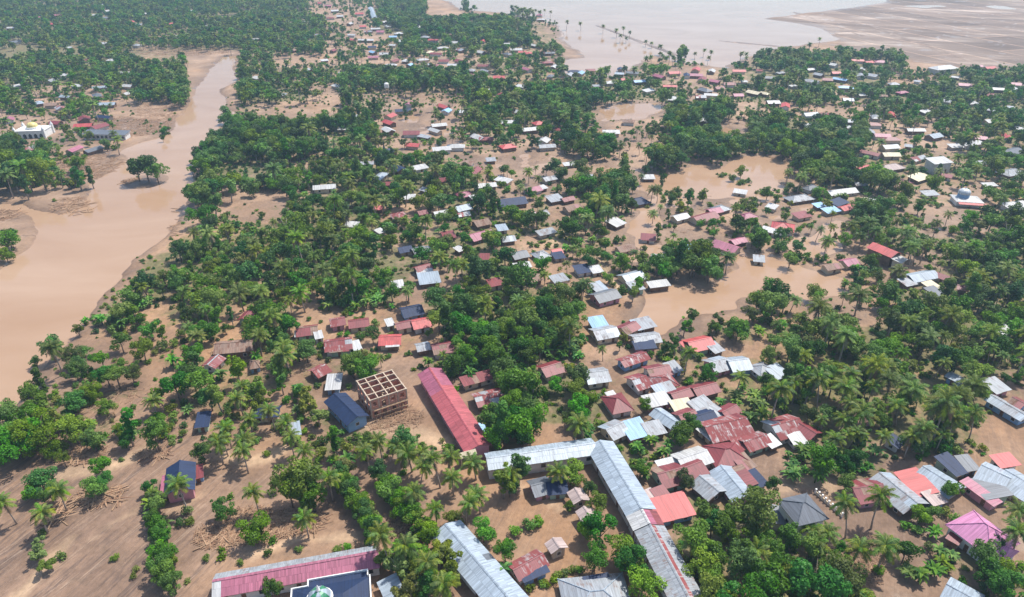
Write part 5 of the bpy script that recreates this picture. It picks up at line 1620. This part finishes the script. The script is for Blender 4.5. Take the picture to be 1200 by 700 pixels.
for (hx, hy), rx, ry, n, ln, where in HEAPS:
    heap = []
    for i in range(n):
        a = lg_rng.random() * 6.28; f = math.sqrt(lg_rng.random())
        px, py = hx + math.cos(a) * rx * f, hy + math.sin(a) * ry * f
        x, y = P(px, py)
        dk = int(lg_rng.random() < 0.25)
        me = LOGS[int(lg_rng.integers(4))][dk]
        o = new_obj("driftwood_log", me)
        L = ln * (0.45 + 0.65 * lg_rng.random())
        th = min(0.22, 0.09 + 0.012 * L) / 0.042
        o.scale = (L, th, th)
        o.location = (x, y, max(float(height_at(x, y)), WATER_Z) + 0.12 + 0.4 * lg_rng.random() * (1 - f))
        o.rotation_euler = (0, lg_rng.normal() * 0.05, 0.8 + lg_rng.normal() * 0.7)
        heap.append((px, o, dk))
        nlog += 1
    heap.sort(key=lambda q: q[0])
    for i, (px, o, dk) in enumerate(heap):
        tag(o, "driftwood log, %s from the left %s" % (nth(i + 1), where), "log", "driftwood logs")
# splinters and broken branches: nobody could count them
b = MB()
for (hx, hy), rx, ry, n, ln, where in HEAPS + [((210, 60), 50, 5, 150, 8, ""), ((140, 150), 40, 10, 120, 8, ""), ((185, 125), 20, 25, 120, 8, ""), ((105, 195), 35, 12, 100, 8, ""), ((130, 480), 60, 30, 30, 5, ""), 
                                                ((460, 490), 30, 14, 60, 4, ""), ((1015, 660), 18, 26, 50, 4, ""), ((330, 420), 50, 20, 30, 4, ""), ((640, 250), 200, 60, 60, 6, "")]:
    for i in range(int(n * 8)):
        a = lg_rng.random() * 6.28; f = math.sqrt(lg_rng.random()) * 1.25
        x, y = P(hx + math.cos(a) * rx * f, hy + math.sin(a) * ry * f)
        z = float(height_at(x, y))
        if z < WATER_Z - 0.4:
            if where != 'float': continue
            z = WATER_Z - 0.1
        az = 0.9 + lg_rng.normal() * 0.9; L = ln * 0.5 * (0.3 + lg_rng.random())
        dx, dy = math.cos(az) * L / 2, math.sin(az) * L / 2
        b.cur = int(lg_rng.random() < 0.3)
        z += 0.1 + 0.3 * lg_rng.random()
        b.tube([(x - dx, y - dy, z), (x + dx, y + dy, z + lg_rng.normal() * 0.15)], [0.014 * L + 0.05, 0.008 * L + 0.03], 4)
o = b.build("wood_debris", [M("log"), M("log_dark")])
tag(o, "splintered timber and branches strewn over the mud", "debris", None, "stuff")

# ------------------------------------------------------------------ the air
zt = 150.0
hz = MB().box(float(XS[0]) - 50, float(XS[-1]) + 50, float(YS[0]) - 50, float(YS[-1]) + 50, float(H.min()) - 1.0, zt)
m = bpy.data.materials.new("haze_air"); m.use_nodes = True
nt = m.node_tree
for n_ in list(nt.nodes):
    if n_.type != 'OUTPUT_MATERIAL': nt.nodes.remove(n_)
pv = nt.nodes.new("ShaderNodeVolumePrincipled")
pv.inputs["Color"].default_value = (0.55, 0.78, 1.0, 1)
pv.inputs["Density"].default_value = HAZE_DENSITY
pv.inputs["Anisotropy"].default_value = 0.2
nt.links.new(pv.outputs[0], nt.nodes["Material Output"].inputs["Volume"])
hz_o = hz.build("haze", m)
tag(hz_o, kind="stuff")

# ------------------------------------------------------------------ labels
LANDMARKS = [("the roofless brick shell", 445, 462), ("the long coral red hall", 530, 480), ("the L-shaped school", 660, 530), ("the school's striped wing", 785, 660), ("the pink roofed villa", 1160, 612), ("the long pink hall", 345, 668),
             ("the lone black house", 211, 556), ("the river bend", 70, 330), ("the island tree", 170, 197), ("the yellow domed mosque", 40, 148), ("the long white row", 123, 155), ("the silver domed mosque", 1130, 226),
             ("the tall red hall", 1038, 290), ("the muddy pool", 820, 357), ("the coral hipped house", 917, 262), ("the poolside pink house", 853, 284), ("the flooded fields", 800, 40), ("the far town street", 430, 45),
             ("the big navy roof", 600, 233), ("the rusty longhouse", 272, 403), ("the drowned navy house", 747, 231), ("the dark roofed villa", 940, 595), ("the narrow grey roof", 1121, 441), ("the log heap", 300, 616),
             ("the flooded clearing", 850, 203), ("the brown fields", 1090, 60), ("the white mast", 278, 6), ("the river's far end", 268, 70), ("the spired house", 454, 173), ("the flat white roof", 1101, 187),
             ("the white roofed cluster", 760, 480), ("the blue roof", 700, 376), ("the huge green tree", 25, 516), ("the white riverside roof", 380, 217), ("the twin mauve roofs", 563, 268), ("the big dark tree", 353, 570),
             ("the courtyard sheds", 685, 592), ("the twin black roofs", 310, 480), ("the bright coral roof", 492, 375), ("the striped red roof", 850, 496), ("the left bank clearing", 110, 460), ("the pale zinc roof cluster", 1180, 558),
             ("the far brown lane", 640, 195), ("the drowned field trees", 730, 38), ("the far pink roofs", 60, 22), ("the green hollow", 920, 440), ("the right edge woods", 1190, 330), ("the far left woods", 40, 80), ("the upper right woods", 1130, 125),
             ("the middle woods", 330, 320), ("the middle grove", 590, 370), ("the courtyard palms", 520, 560), ("the lower right wood", 880, 660), ("the lower palm pair", 480, 655)]
def ordinal(i):
    return "nearest" if i == 0 else nth(i + 1) + " nearest"
buckets = {}
for o, phrase, cat, group, px, py, exact in THINGS:
    if exact:
        tag(o, phrase, cat, group)
        continue
    best = min(LANDMARKS, key=lambda l: (l[1] - px) ** 2 + ((l[2] - py) * 1.3) ** 2)
    dx, dy = px - best[1], (py - best[2]) * 1.3
    side = ("right of" if dx > 0 else "left of") if abs(dx) > abs(dy) else ("below" if dy > 0 else "above")
    buckets.setdefault((phrase, best[0], side), []).append((dx * dx + dy * dy, o, cat, group))
for (phrase, lm, side), lst in buckets.items():
    lst.sort(key=lambda q: q[0])
    for i, (d, o, cat, group) in enumerate(lst):
        tag(o, "%s, %s %s %s" % (phrase, ordinal(i), side, lm), cat, group)
print("THINGS", len(THINGS), "OBJECTS", len(SC.objects), "logs", nlog)
